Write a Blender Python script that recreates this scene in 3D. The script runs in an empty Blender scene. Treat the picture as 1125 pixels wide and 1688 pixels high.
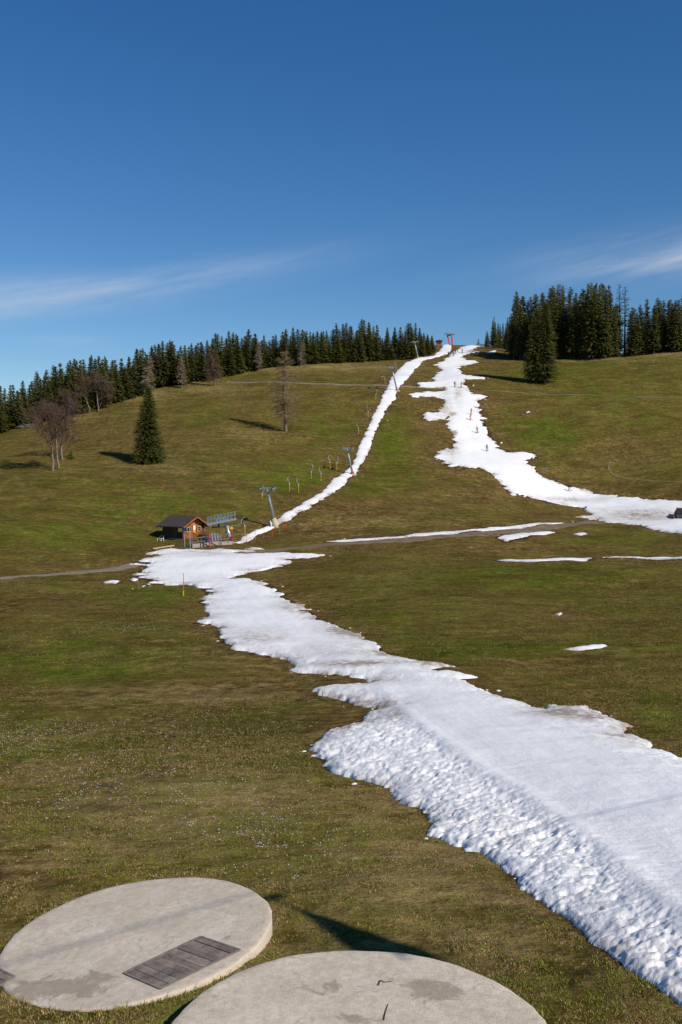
import bpy, math, random
import numpy as np
from mathutils import Vector, Matrix
random.seed(7); rng = np.random.default_rng(7)
S = bpy.context.scene; COL = S.collection

# ------------------------------------------------------------------ camera
F, U0, V0 = 1641.0, 562.5, 844.0          # focal length and centre of the photograph in its own pixels
PITCH = math.radians(1.676)
cd = bpy.data.cameras.new('camera'); cam = bpy.data.objects.new('camera', cd); COL.objects.link(cam)
cd.sensor_fit = 'VERTICAL'; cd.sensor_height = 36.0; cd.lens = 36.0*F/1688.0
cd.clip_start = 0.1; cd.clip_end = 6000
cam.location = (0, 0, 0); cam.rotation_euler = (math.pi/2-PITCH, 0, 0)
S.camera = cam
# ------------------------------------------------------------------ light
SUN_EL = math.radians(38)
SHX, SHY = -0.755, 0.656                  # horizontal direction in which shadows fall
W = bpy.data.worlds.new('World'); S.world = W; W.use_nodes = True
nt = W.node_tree; N = nt.nodes; L = nt.links
for n in list(N): N.remove(n)
wo = N.new('ShaderNodeOutputWorld'); bg = N.new('ShaderNodeBackground'); sky = N.new('ShaderNodeTexSky')
sky.sky_type = 'NISHITA'; sky.sun_disc = False; sky.sun_elevation = SUN_EL
sky.sun_rotation = math.atan2(-SHX, -SHY)
sky.altitude = 0; sky.air_density = 1.0; sky.dust_density = 0.0; sky.ozone_density = 3.8
bg.inputs[1].default_value = 0.105
hs = N.new('ShaderNodeHueSaturation'); hs.inputs['Saturation'].default_value = 1.29; hs.inputs['Value'].default_value = 0.885; hs.inputs['Hue'].default_value = 0.505
L.new(sky.outputs[0], hs.inputs['Color'])
# thin cirrus streaks, given by compass direction and height above the horizon
tc = N.new('ShaderNodeTexCoord'); sx = N.new('ShaderNodeSeparateXYZ'); L.new(tc.outputs['Generated'], sx.inputs[0])
def M_(op, a, b=None, c=None):
    n = N.new('ShaderNodeMath'); n.operation = op
    for i, q in enumerate((a, b, c)):
        if q is None: continue
        if isinstance(q, (int, float)): n.inputs[i].default_value = q
        else: L.new(q, n.inputs[i])
    return n.outputs[0]
az = M_('ARCTAN2', sx.outputs[0], sx.outputs[1]); el = M_('ARCSINE', sx.outputs[2])
cmb = N.new('ShaderNodeCombineXYZ')
rotx = M_('ADD', M_('MULTIPLY', az, 0.98), M_('MULTIPLY', el, 0.2)); roty = M_('SUBTRACT', el, M_('MULTIPLY', az, 0.2))
L.new(M_('MULTIPLY', rotx, 5.0), cmb.inputs[0]); L.new(M_('MULTIPLY', roty, 46.0), cmb.inputs[1])
nz = N.new('ShaderNodeTexNoise'); nz.inputs['Scale'].default_value = 1.0; nz.inputs['Detail'].default_value = 7; nz.inputs['Roughness'].default_value = 0.62
L.new(cmb.outputs[0], nz.inputs['Vector'])
wisps = N.new('ShaderNodeMapRange'); wisps.inputs[1].default_value = 0.36; wisps.inputs[2].default_value = 0.68; L.new(nz.outputs[0], wisps.inputs[0])
tot = None
for (ca, ce, ra, re, tilt, st) in ((-.17, .197, .15, .014, .17, .22), (-.36, .168, .17, .017, .13, .36), (-.27, .137, .035, .006, 0, .13), (.33, .214, .115, .018, .06, .55),
                                   (.55, .235, .17, .014, .12, .36), (-.9, .20, .25, .016, .1, .3), (1.6, .2, .3, .016, .1, .3), (2.6, .18, .3, .016, .1, .3), (-2.2, .2, .3, .016, .1, .3)):
    da = M_('SUBTRACT', az, ca); de = M_('SUBTRACT', M_('SUBTRACT', el, ce), M_('MULTIPLY', da, tilt))
    q = M_('ADD', M_('POWER', M_('ABSOLUTE', M_('DIVIDE', da, ra)), 2.0), M_('POWER', M_('ABSOLUTE', M_('DIVIDE', de, re)), 2.0))
    g = M_('MULTIPLY', M_('EXPONENT', M_('MULTIPLY', q, -1.0)), st)
    tot = g if tot is None else M_('ADD', tot, g)
fac = M_('MINIMUM', M_('MULTIPLY', tot, M_('ADD', wisps.outputs[0], 0.25)), 0.8)
mx = N.new('ShaderNodeMix'); mx.data_type = 'RGBA'; L.new(fac, mx.inputs[0]); L.new(hs.outputs[0], mx.inputs[6]); mx.inputs[7].default_value = (6.2, 6.6, 7.2, 1)
L.new(mx.outputs[2], bg.inputs[0]); L.new(bg.outputs[0], wo.inputs[0])
sd_ = bpy.data.lights.new('sun', 'SUN'); sun = bpy.data.objects.new('sun', sd_); COL.objects.link(sun)
sd_.energy = 4.6; sd_.angle = math.radians(0.53); sd_.color = (1.0, 0.93, 0.82)
SUNV = Vector((-SHX*math.cos(SUN_EL), -SHY*math.cos(SUN_EL), math.sin(SUN_EL)))   # towards the sun
sun.rotation_euler = SUNV.to_track_quat('Z', 'Y').to_euler()
vs = S.view_settings; vs.view_transform = 'Standard'; vs.look = 'None'; vs.exposure = 0.0; vs.gamma = 1.0; vs.use_curve_mapping = False

# ------------------------------------------------------------------ helpers: rays, noise, terrain
CP, SP = math.cos(PITCH), math.sin(PITCH)
def ray(u, v):
    x = (np.asarray(u, float)-U0)/F; b = (V0-np.asarray(v, float))/F
    return x, CP+b*SP, -SP+b*CP
def to_px(x, y, z):
    dep = y*CP-z*SP; up = y*SP+z*CP
    return U0+F*x/dep, V0-F*up/dep
def _h(ix, iy, s):
    n = (ix.astype(np.int64)*374761393 + iy.astype(np.int64)*668265263 + s*974711) & 0x7fffffff
    n = ((n ^ (n >> 13))*1274126177) & 0x7fffffff
    return ((n ^ (n >> 16)) & 0xffff)/65535.0
def vnoise(x, y, s=0):
    ix = np.floor(x); iy = np.floor(y); fx = x-ix; fy = y-iy
    fx = fx*fx*fx*(fx*(fx*6-15)+10); fy = fy*fy*fy*(fy*(fy*6-15)+10)
    a = _h(ix, iy, s); b = _h(ix+1, iy, s); c = _h(ix, iy+1, s); d = _h(ix+1, iy+1, s)
    return (a*(1-fx)+b*fx)*(1-fy)+(c*(1-fx)+d*fx)*fy-0.5
def fbm(x, y, s=0, o=4, r=.5):
    t = 0; a = 1.0
    for k in range(o):
        c, q = math.cos(k*1.1+.3), math.sin(k*1.1+.3)
        t = t+a*vnoise((x*c-y*q)*2**k, (x*q+y*c)*2**k, s+k*17); a *= r
    return t
# terrain control points: pixel u, v and its distance in metres
CTRL = [(378,893,160),(455,868,170),(582,782,224),(655,643,300),(690,590,385),(742,567,452),
 (0,955,116),(0,880,150),(0,800,190),(0,715,268),(95,770,210),(245,762,220),(160,680,285),(265,890,157),(330,888,157),(300,800,195),(380,628,335),(470,711,256),
 (500,602,362),(600,598,376),(350,850,174),(230,660,300),(0,760,222),(100,850,168),
 (560,900,152),(560,830,190),(470,780,215),(540,711,258),(400,740,232),(520,650,297),
 (800,772,235),(800,742,255),(790,690,280),(775,640,309),(765,602,370),(790,569,455),(720,720,258),(700,800,216),
 (937,811,232),(1125,850,203),(1000,862,188),(850,875,172),(700,887,160),(1125,882,166),(1125,920,142),(880,925,140),
 (890,632,318),(1125,666,290),(1125,740,250),(1000,700,270),(950,592,366),(1050,592,356),(1125,580,362),(1125,800,226),(900,780,240),(830,576,430),
 (60,697,280),(130,680,288),(200,661,302),(260,640,322),(330,627,338),(440,606,358),(680,588,392),
 (0,712,305),(130,675,325),(260,634,352),(380,613,378),(500,596,392),(600,592,404),(950,586,390),(1050,584,384),(1125,573,388)]
XY = []; Z = []
for (u, v, d) in CTRL:
    a, b, c = ray(u, v); k = d/b; XY.append((a*k, d)); Z.append(c*k)
prof = [(-40,-7.6),(0,-8.3),(10,-8.7),(16,-9.05),(20,-9.4),(25,-9.95),(35,-10.9),(50,-11.9),(70,-12.4),(90,-12.3),(110,-11.8),(130,-10.9)]
for (y, z) in prof:
    for s in (-.42, -.2, 0, .2, .42):
        x = s*max(y, 14)
        XY.append((x, y)); Z.append(z+0.012*x)
for (x, y, z) in [(-150,330,12),(-80,420,26),(-20,470,44),(45,530,57),(130,500,45),(200,400,38),(180,250,10),(170,160,-9),(-170,180,-8),(-200,80,-12),(200,80,-12),
                  (-300,300,-5),(300,300,8),(-250,500,0),(0,650,30),(300,600,10),(-200,-100,-9),(200,-100,-6),(0,-200,-7),(0,800,0),(-400,800,-20),(400,800,-20)]:
    XY.append((x, y)); Z.append(z)
XY = np.array(XY); Z = np.array(Z)
def _k(r2): return 0.5*r2*np.log(r2+1e-6)
n = len(Z); K = np.zeros((n+3, n+3)); SC = 100.0; P = XY/SC
d2 = ((P[:, None]-P[None])**2).sum(-1); K[:n, :n] = _k(d2)+np.eye(n)*1.2e-4
K[:n, n] = 1; K[:n, n+1:] = P; K[n, :n] = 1; K[n+1:, :n] = P.T
COEF = np.linalg.solve(K, np.concatenate([Z, np.zeros(3)]))
def tps(x, y):
    x = np.asarray(x, float); sh = x.shape; x = x.ravel()/SC; y = np.asarray(y, float).ravel()/SC; out = np.empty_like(x)
    for i in range(0, len(x), 60000):
        a = x[i:i+60000]; b = y[i:i+60000]
        r = (a[:, None]-P[None, :, 0])**2+(b[:, None]-P[None, :, 1])**2
        out[i:i+60000] = _k(r)@COEF[:n]+COEF[n]+COEF[n+1]*a+COEF[n+2]*b
    return out.reshape(sh)
def relief(x, y):
    far = np.clip((np.hypot(x, y)-25)/120, 0, 1)
    return fbm(x/26, y/26, 3, 3)*(.25+.9*far)+fbm(x/6, y/6, 9, 3)*(.10+.22*far)+fbm(x/1.1, y/1.1, 21, 3)*.045
ys = [6.0]
while ys[-1] < 640:
    y = ys[-1]; ys.append(y+min(max(.06, y*y/6500), 1.25))
ys = np.array(ys); ss = np.linspace(-.52, .52, 381)
GX = ss[None, :]*ys[:, None]; GY = np.repeat(ys[:, None], len(ss), 1); GZ = tps(GX, GY)+relief(GX, GY)
_pl = -9.38+.10*(GX+4.25)+.02*(GY-20.45)          # the ground is levelled round the tilted tank
_w = np.exp(-(np.hypot(GX+4.25, GY-20.45)/4.0)**4); GZ = GZ*(1-_w)+_w*np.minimum(GZ, _pl-.14-.0*GX)
_w = np.exp(-(np.hypot(GX-.28, GY-15.55)/4.1)**6); GZ = GZ*(1-_w)+_w*np.minimum(GZ, -9.10)
def H(x, y):                                # ground height, read off the ground mesh itself
    x = np.asarray(x, float); y = np.asarray(y, float); s = x/y
    i = np.clip(np.searchsorted(ys, y)-1, 0, len(ys)-2); j = np.clip(((s-ss[0])/(ss[1]-ss[0])).astype(int), 0, len(ss)-2)
    a = np.clip((y-ys[i])/(ys[i+1]-ys[i]), 0, 1); b = np.clip((s-ss[j])/(ss[1]-ss[0]), 0, 1)
    return (GZ[i, j]*(1-b)+GZ[i, j+1]*b)*(1-a)+(GZ[i+1, j]*(1-b)+GZ[i+1, j+1]*b)*a
TY = np.concatenate([np.arange(8, 40, .25), np.arange(40, 130, .6), np.arange(130, 620, 1.0)])
def hits(us, vs_):
    us = np.atleast_1d(np.asarray(us, float)); vs_ = np.atleast_1d(np.asarray(vs_, float)); out = np.zeros((len(us), 3))
    for i in range(0, len(us), 2000):
        a, b, c = ray(us[i:i+2000], vs_[i:i+2000]); sx_ = a/b; sz = c/b
        g = H(sx_[:, None]*TY[None], np.repeat(TY[None], len(sx_), 0))-sz[:, None]*TY[None]
        w = g >= 0; k = np.where(w.any(1), w.argmax(1), np.where(TY[None] > 60, g/TY[None], -9).argmax(1)); k = np.clip(k, 1, None); r = np.arange(len(k))
        g0 = g[r, k-1]; g1 = g[r, k]; t = np.clip(g0/(g0-g1+1e-9), 0, 1)
        y = TY[k-1]*(1-t)+TY[k]*t
        x = sx_*y; out[i:i+2000] = np.stack([x, y, H(x, y)], 1)
    return out
def hit(u, v): return Vector(hits(u, v)[0])
def poly(pts): return hits([p[0] for p in pts], [p[1] for p in pts])[:, :2]
def sdist(x, y, pg, closed=True):           # signed distance to an outline, positive inside
    x = x.ravel(); y = y.ravel(); best = np.full(len(x), 1e9); ins = np.zeros(len(x), bool)
    m = len(pg)
    for i in range(m if closed else m-1):
        ax, ay = pg[i]; bx, by = pg[(i+1) % m]; dx, dy = bx-ax, by-ay
        t = np.clip(((x-ax)*dx+(y-ay)*dy)/(dx*dx+dy*dy+1e-9), 0, 1)
        best = np.minimum(best, (x-ax-t*dx)**2+(y-ay-t*dy)**2)
        if closed and ay != by:
            ins ^= ((ay > y) != (by > y)) & (x < dx*(y-ay)/(by-ay)+ax)
    best = np.sqrt(best)
    return np.where(ins, best, -best) if closed else best

# ------------------------------------------------------------------ helpers: materials
MATS = {}
def mat(name, col=(.5, .5, .5), rough=.7, metal=0, var=0.0, scale=8.0, bump=0.0, bscale=20.0, attr=None, spec=.3, trans=0):
    if name in MATS: return MATS[name]
    m = bpy.data.materials.new(name); m.use_nodes = True; MATS[name] = m
    t = m.node_tree; p = t.nodes['Principled BSDF']; l = t.links
    p.inputs['Roughness'].default_value = rough; p.inputs['Metallic'].default_value = metal; p.inputs['Specular IOR Level'].default_value = spec
    c = t.nodes.new('ShaderNodeRGB'); c.outputs[0].default_value = (*col, 1); out = c.outputs[0]
    co = t.nodes.new('ShaderNodeTexCoord')
    if attr:
        a = t.nodes.new('ShaderNodeAttribute'); a.attribute_name = attr
        q = t.nodes.new('ShaderNodeMix'); q.data_type = 'RGBA'; q.blend_type = 'MULTIPLY'; q.inputs[0].default_value = 1
        l.new(out, q.inputs[6]); l.new(a.outputs[0], q.inputs[7]); out = q.outputs[2]
    if var:
        nn = t.nodes.new('ShaderNodeTexNoise'); nn.inputs['Scale'].default_value = scale; nn.inputs['Detail'].default_value = 6; nn.inputs['Roughness'].default_value = .62
        l.new(co.outputs['Object'], nn.inputs['Vector'])
        r = t.nodes.new('ShaderNodeMapRange'); r.inputs[1].default_value = .3; r.inputs[2].default_value = .7; r.inputs[3].default_value = 1-var; r.inputs[4].default_value = 1+var
        l.new(nn.outputs[0], r.inputs[0])
        q = t.nodes.new('ShaderNodeMix'); q.data_type = 'RGBA'; q.blend_type = 'MULTIPLY'; q.inputs[0].default_value = 1
        l.new(out, q.inputs[6]); l.new(r.outputs[0], q.inputs[7]); out = q.outputs[2]
    l.new(out, p.inputs['Base Color'])
    if bump:
        nn = t.nodes.new('ShaderNodeTexNoise'); nn.inputs['Scale'].default_value = bscale; nn.inputs['Detail'].default_value = 5
        l.new(co.outputs['Object'], nn.inputs['Vector'])
        b = t.nodes.new('ShaderNodeBump'); b.inputs['Strength'].default_value = bump; b.inputs['Distance'].default_value = .05
        l.new(nn.outputs[0], b.inputs['Height']); l.new(b.outputs[0], p.inputs['Normal'])
    return m
class G:                                     # small node-graph writer for the two big surfaces
    def __init__(s, name):
        s.m = bpy.data.materials.new(name); s.m.use_nodes = True; s.t = s.m.node_tree; s.p = s.t.nodes['Principled BSDF']; s.co = s.t.nodes.new('ShaderNodeTexCoord').outputs['Object']
    def put(s, inp, v):
        if isinstance(v, (int, float)): inp.default_value = v
        elif isinstance(v, tuple): inp.default_value = (*v, 1) if len(v) == 3 else v
        else: s.t.links.new(v, inp)
    def noise(s, sc, det=5, ro=.6, st=(1, 1, 1), vec=None, lo=0.0, hi=1.0, dist=0):
        mp = s.t.nodes.new('ShaderNodeMapping'); mp.inputs['Scale'].default_value = st; s.put(mp.inputs[0], vec or s.co)
        nn = s.t.nodes.new('ShaderNodeTexNoise'); nn.inputs['Scale'].default_value = sc; nn.inputs['Detail'].default_value = det; nn.inputs['Roughness'].default_value = ro; nn.inputs['Distortion'].default_value = dist
        s.t.links.new(mp.outputs[0], nn.inputs['Vector'])
        return s.rng(nn.outputs[0], lo, hi, 0, 1) if (lo, hi) != (0, 1) else nn.outputs[0]
    def rng(s, v, a, b, c, d):
        r = s.t.nodes.new('ShaderNodeMapRange'); s.put(r.inputs[0], v)
        for i, q in enumerate((a, b, c, d)): r.inputs[i+1].default_value = q
        return r.outputs[0]
    def math(s, op, a, b=0.0, clamp=False):
        q = s.t.nodes.new('ShaderNodeMath'); q.operation = op; q.use_clamp = clamp; s.put(q.inputs[0], a); s.put(q.inputs[1], b); return q.outputs[0]
    def mix(s, f, a, b, mode='MIX'):
        q = s.t.nodes.new('ShaderNodeMix'); q.data_type = 'RGBA'; q.blend_type = mode; s.put(q.inputs[0], f); s.put(q.inputs[6], a); s.put(q.inputs[7], b); return q.outputs[2]
    def attr(s, n):
        a = s.t.nodes.new('ShaderNodeAttribute'); a.attribute_name = n; q = s.t.nodes.new('ShaderNodeSeparateColor'); s.t.links.new(a.outputs[0], q.inputs[0]); return q.outputs
    def bump(s, h, st, dist, prev=None):
        b = s.t.nodes.new('ShaderNodeBump'); b.inputs['Strength'].default_value = st; b.inputs['Distance'].default_value = dist; s.put(b.inputs['Height'], h)
        if prev: s.t.links.new(prev, b.inputs['Normal'])
        return b.outputs[0]

# ------------------------------------------------------------------ helpers: objects and shapes
def link(name, data, parent=None, m=None, smooth=False):
    o = bpy.data.objects.new(name, data); COL.objects.link(o)
    if m is not None and data is not None and not data.materials: data.materials.append(m)
    if parent is not None: o.parent = parent
    if smooth and data is not None: data.polygons.foreach_set('use_smooth', [True]*len(data.polygons))
    return o
def tag(o, label=None, cat=None, group=None, kind=None):
    for k, q in (('label', label), ('category', cat), ('group', group), ('kind', kind)):
        if q: o[k] = q
    return o
def thing(name, label, cat, loc=(0, 0, 0), rz=0.0, group=None):
    o = bpy.data.objects.new(name, None); COL.objects.link(o); o.location = loc; o.rotation_euler = (0, 0, rz); o.empty_display_size = .3
    return tag(o, label, cat, group)
def copy_tree(o, parent=None):
    c = o.copy(); COL.objects.link(c); c.parent = parent
    for ch in list(o.children): copy_tree(ch, c)
    return c
class MB:
    def __init__(s): s.v = []; s.f = []; s.c = []
    def quadbox(s, p):
        b = len(s.v); s.v += [tuple(q) for q in p]
        s.f += [(b, b+3, b+2, b+1), (b+4, b+5, b+6, b+7), (b, b+1, b+5, b+4), (b+1, b+2, b+6, b+5), (b+2, b+3, b+7, b+6), (b+3, b, b+4, b+7)]; return s
    def box(s, c, sz, rz=0.0):
        cx, cy, cz = c; a, b, h = sz[0]/2, sz[1]/2, sz[2]/2; co, si = math.cos(rz), math.sin(rz); p = []
        for z in (-h, h):
            for (x, y) in ((-a, -b), (a, -b), (a, b), (-a, b)): p.append((cx+x*co-y*si, cy+x*si+y*co, cz+z))
        return s.quadbox(p)
    def tube(s, pts, rs, k=8, caps=True):
        pts = [Vector(p) for p in pts]
        if isinstance(rs, (int, float)): rs = [rs]*len(pts)
        b = len(s.v); ref = None
        for i, p in enumerate(pts):
            d = (pts[min(i+1, len(pts)-1)]-pts[max(i-1, 0)]).normalized()
            if ref is None: ref = Vector((0, 0, 1)) if abs(d.z) < .9 else Vector((1, 0, 0))
            x = d.cross(ref).normalized(); y = x.cross(d); ref = y if y.length > .1 else ref
            for j in range(k):
                a = 2*math.pi*j/k; s.v.append(tuple(p+(x*math.cos(a)+y*math.sin(a))*rs[i]))
        for i in range(len(pts)-1):
            for j in range(k):
                q = (j+1) % k; s.f.append((b+i*k+j, b+i*k+q, b+(i+1)*k+q, b+(i+1)*k+j))
        if caps: s.f.append(tuple(b+j for j in range(k))[::-1]); e = b+(len(pts)-1)*k; s.f.append(tuple(e+j for j in range(k)))
        return s
    def bar(s, a, b, w, h=None):                # rectangular bar between two points
        a = Vector(a); b = Vector(b); d = (b-a).normalized(); up = Vector((0, 0, 1)) if abs(d.z) < .95 else Vector((1, 0, 0))
        x = d.cross(up).normalized()*w/2; y = x.cross(d).normalized()*(h or w)/2
        return s.quadbox([a-x-y, a+x-y, a+x+y, a-x+y, b-x-y, b+x-y, b+x+y, b-x+y])
    def disc(s, c, r, t, axis='z', k=20, r0=0.0):
        c = Vector(c); ax = {'x': Vector((1, 0, 0)), 'y': Vector((0, 1, 0)), 'z': Vector((0, 0, 1))}[axis]
        return s.tube([c-ax*t/2, c+ax*t/2], r, k)
    def ring(s, c, r, w, axis='z', k=20):
        c = Vector(c); e1, e2 = {'x': ((0, 1, 0), (0, 0, 1)), 'y': ((1, 0, 0), (0, 0, 1)), 'z': ((1, 0, 0), (0, 1, 0))}[axis]; e1 = Vector(e1); e2 = Vector(e2)
        return s.tube([c+(e1*math.cos(2*math.pi*i/k)+e2*math.sin(2*math.pi*i/k))*r for i in range(k+1)], w, 6, False)
    def mesh(s, name, m=None):
        me = bpy.data.meshes.new(name); me.from_pydata(s.v, [], s.f); me.update()
        if m: me.materials.append(m)
        return me
    def build(s, name, m, parent=None, smooth=False): return link(name, s.mesh(name, m), parent, None, smooth)
def set_color(me, name, arr):               # one colour per vertex
    a = me.color_attributes.new(name, 'FLOAT_COLOR', 'POINT'); arr = np.asarray(arr, np.float32)
    if arr.shape[1] == 3: arr = np.concatenate([arr, np.ones((len(arr), 1), np.float32)], 1)
    a.data.foreach_set('color', arr.ravel())
def grid_mesh(name, X, Y, Zz, keep=None):
    r, c = X.shape; idx = np.arange(r*c).reshape(r, c)
    q = np.stack([idx[:-1, :-1], idx[:-1, 1:], idx[1:, 1:], idx[1:, :-1]], -1).reshape(-1, 4)
    co = np.stack([X, Y, Zz], -1).reshape(-1, 3); used = np.arange(r*c)
    if keep is not None:
        q = q[keep.ravel()[q].any(1)]; used, inv = np.unique(q, return_inverse=True); q = inv.reshape(-1, 4); co = co[used]
    me = bpy.data.meshes.new(name); me.vertices.add(len(co)); me.vertices.foreach_set('co', co.astype(np.float32).ravel())
    me.loops.add(len(q)*4); me.loops.foreach_set('vertex_index', q.astype(np.int32).ravel())
    me.polygons.add(len(q)); me.polygons.foreach_set('loop_start', np.arange(0, len(q)*4, 4, dtype=np.int32)); me.polygons.foreach_set('loop_total', np.full(len(q), 4, np.int32))
    me.polygons.foreach_set('use_smooth', np.ones(len(q), bool)); me.update(); me.validate()
    return me, used
def tri_mesh(name, co, tris, m=None, smooth=False):
    me = bpy.data.meshes.new(name); me.vertices.add(len(co)); me.vertices.foreach_set('co', np.asarray(co, np.float32).ravel())
    me.loops.add(len(tris)*3); me.loops.foreach_set('vertex_index', np.asarray(tris, np.int32).ravel())
    me.polygons.add(len(tris)); me.polygons.foreach_set('loop_start', np.arange(0, len(tris)*3, 3, dtype=np.int32)); me.polygons.foreach_set('loop_total', np.full(len(tris), 3, np.int32))
    if smooth: me.polygons.foreach_set('use_smooth', np.ones(len(tris), bool))
    me.update()
    if m: me.materials.append(m)
    return me

# ------------------------------------------------------------------ outlines of the snow, as pixels whose rays meet the ground
SNOW = {
'lower': [(243,913),(262,906),(285,905),(318,905),(345,907),(365,904),(390,906),(415,903),(438,906),(420,909),(400,912),(470,911),(545,916),(520,919),(480,925),(474,931),(440,938),(395,948),(384,955),(405,954),(435,957),(455,968),(475,985),(500,1000),(530,1020),(555,1031),(590,1046),(620,1062),(645,1082),(680,1090),(720,1094),(748,1099),(712,1105),(760,1112),(785,1118),(765,1122),(800,1140),(850,1158),(880,1168),(895,1172),(905,1165),(940,1168),(965,1166),(990,1175),(1005,1188),(1040,1198),(1030,1205),(1045,1218),(1070,1222),(1075,1235),(1125,1252),(1200,1282),(1300,1320),
  (1420,1400),(1420,1640),(1300,1750),(1200,1712),(1125,1658),(1100,1640),(1075,1620),(1040,1598),(1010,1580),(975,1555),(950,1535),(925,1505),(890,1490),(865,1470),(850,1450),(830,1440),(825,1425),(800,1410),(770,1403),(745,1390),(710,1375),(705,1350),(690,1335),(655,1318),(640,1300),(610,1290),(570,1280),(540,1270),(530,1255),(512,1240),(520,1220),(560,1200),(590,1195),(600,1178),(634,1170),(600,1165),(560,1155),(535,1150),(520,1138),(545,1132),(600,1130),(618,1128),(605,1120),(540,1113),(490,1110),(480,1105),(490,1098),(470,1090),(440,1083),(410,1075),(385,1070),(365,1060),(357,1045),(362,1035),(340,1030),(312,1028),(330,1022),(340,1017),(345,1005),(325,993),(340,980),(330,968),(310,963),(285,965),(260,963),(235,968),(245,958),(222,953),(232,940),(245,930),(205,935),(225,926),(250,918),(270,915)],
'track': [(385,895),(400,885),(430,870),(445,862),(465,850),(495,832),(530,812),(548,790),(580,765),(590,740),(600,720),(612,690),(628,660),(640,635),(655,610),(668,598),(690,590),(715,587),(722,580),(731,569),(740,565),(745,570),(745,577),(740,583),(725,588),(705,593),(697,596),(690,605),(683,610),(675,622),(665,632),(655,645),(652,658),(640,672),(630,690),(618,715),(613,735),(603,755),(595,770),(588,780),(577,787),(572,797),(560,805),(550,812),(535,822),(515,835),(495,845),(480,857),(465,862),(450,872),(425,882),(395,896)],
'upper': [(745,581),(752,577),(762,572),(775,569),(790,568),(806,569),(795,572),(783,575),(776,578),(791,580),(770,584),(763,590),(775,594),(792,597),(770,602),(760,604),(762,617),(785,620),(804,623),(795,626),(765,625),(770,635),(782,650),(808,653),(800,660),(788,663),(795,680),(800,695),(808,710),(815,725),(825,740),(850,745),(878,747),(891,752),(885,756),(870,758),(880,770),(890,782),(905,790),(940,800),(980,810),(1020,817),(1070,822),(1125,825),(1300,830),(1300,890),(1125,881),(1090,877),(1060,868),(1030,864),(1000,862),(985,856),(975,858),(945,852),(975,848),(960,838),(930,833),(900,828),(870,820),(840,815),(830,808),(825,795),(800,775),(790,770),(770,773),(752,777),(765,770),(735,770),(730,760),(715,752),(725,745),(745,738),(750,720),(745,712),(735,705),(738,695),(740,688),(725,690),(705,695),(692,683),(705,680),(720,680),(728,672),(735,666),(730,658),(715,655),(680,655),(672,650),(690,646),(725,645),(735,640),(710,641),(682,637),(690,631),(715,629),(712,625),(720,615),(730,610),(715,602),(725,597),(735,592),(742,585)],
'strip': [(525,893),(560,890),(600,888),(650,884),(700,878),(760,873),(800,869),(850,866),(930,861),(975,855),(930,864),(840,873),(760,880),(700,885),(650,889),(600,892)],
'p1': [(815,887),(830,881),(870,877),(905,875),(920,878),(885,882),(865,889),(840,895),(825,893)],
'p2': [(945,881),(955,878),(970,879),(958,884)],
'p3': [(808,924),(835,923),(880,923),(930,919),(985,918),(1060,918),(1130,917),(1200,916),(1200,921),(1125,922),(1060,922),(985,921),(930,924),(880,928),(840,926)],
'p4': [(928,1071),(950,1067),(985,1064),(1005,1064),(990,1069),(955,1073)],
'p5': [(915,1013),(925,1010),(930,1012),(922,1015)],
'p6': [(165,961),(185,957),(198,957),(190,962)],
'p7': [(866,679),(874,676),(877,679),(868,682)],
'p8': [(801,582),(812,578),(819,578),(816,582)],
'p9': [(-40,1437),(-10,1432),(6,1436),(0,1442),(-30,1444)],
'p10': [(212,955),(225,953),(233,956),(220,959)],
}
POLY = {k: poly(q) for k, q in SNOW.items()}
CREASE = poly([(375,935),(400,965),(450,1010),(500,1050),(560,1085),(610,1120),(640,1160),(690,1215),(740,1255),(800,1300),(860,1335),(930,1390),(1000,1440),(1125,1548),(1300,1690)])
BANK = poly([(512,1240),(520,1220),(560,1200),(590,1190),(620,1172),(650,1185),(690,1215),(740,1255),(800,1300),(860,1335),(930,1390),(1000,1440),(1125,1548),(1300,1690),(1300,1760),(1125,1665),(1040,1605),(925,1515),(825,1430),(700,1380),(640,1310),(540,1275)])

# ------------------------------------------------------------------ the ground, one sheet
ext = np.array([3, 8, 18, 40, 80, 150, 280, 500, 900.])
yb = np.concatenate([np.array([-900, -500, -250, -120, -60, -30, -15, -8, -3, 0, 3.]), ys, np.array([700, 800, 1000.])])
half = .52*np.maximum(yb, 6.0)
FX = np.concatenate([-(half[:, None]+ext[::-1][None]), ss[None]*np.maximum(yb, 6.0)[:, None], half[:, None]+ext[None]], 1)
FY = np.repeat(yb[:, None], FX.shape[1], 1); FZ = np.zeros_like(FX)
core = np.zeros_like(FX, bool); core[11:11+len(ys), 9:9+len(ss)] = True
FZ[core] = GZ.ravel(); FZ[~core] = np.clip(tps(FX[~core], FY[~core]), -40, 46)+relief(FX[~core], FY[~core])
me, _ = grid_mesh('ground', FX, FY, FZ)
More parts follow.
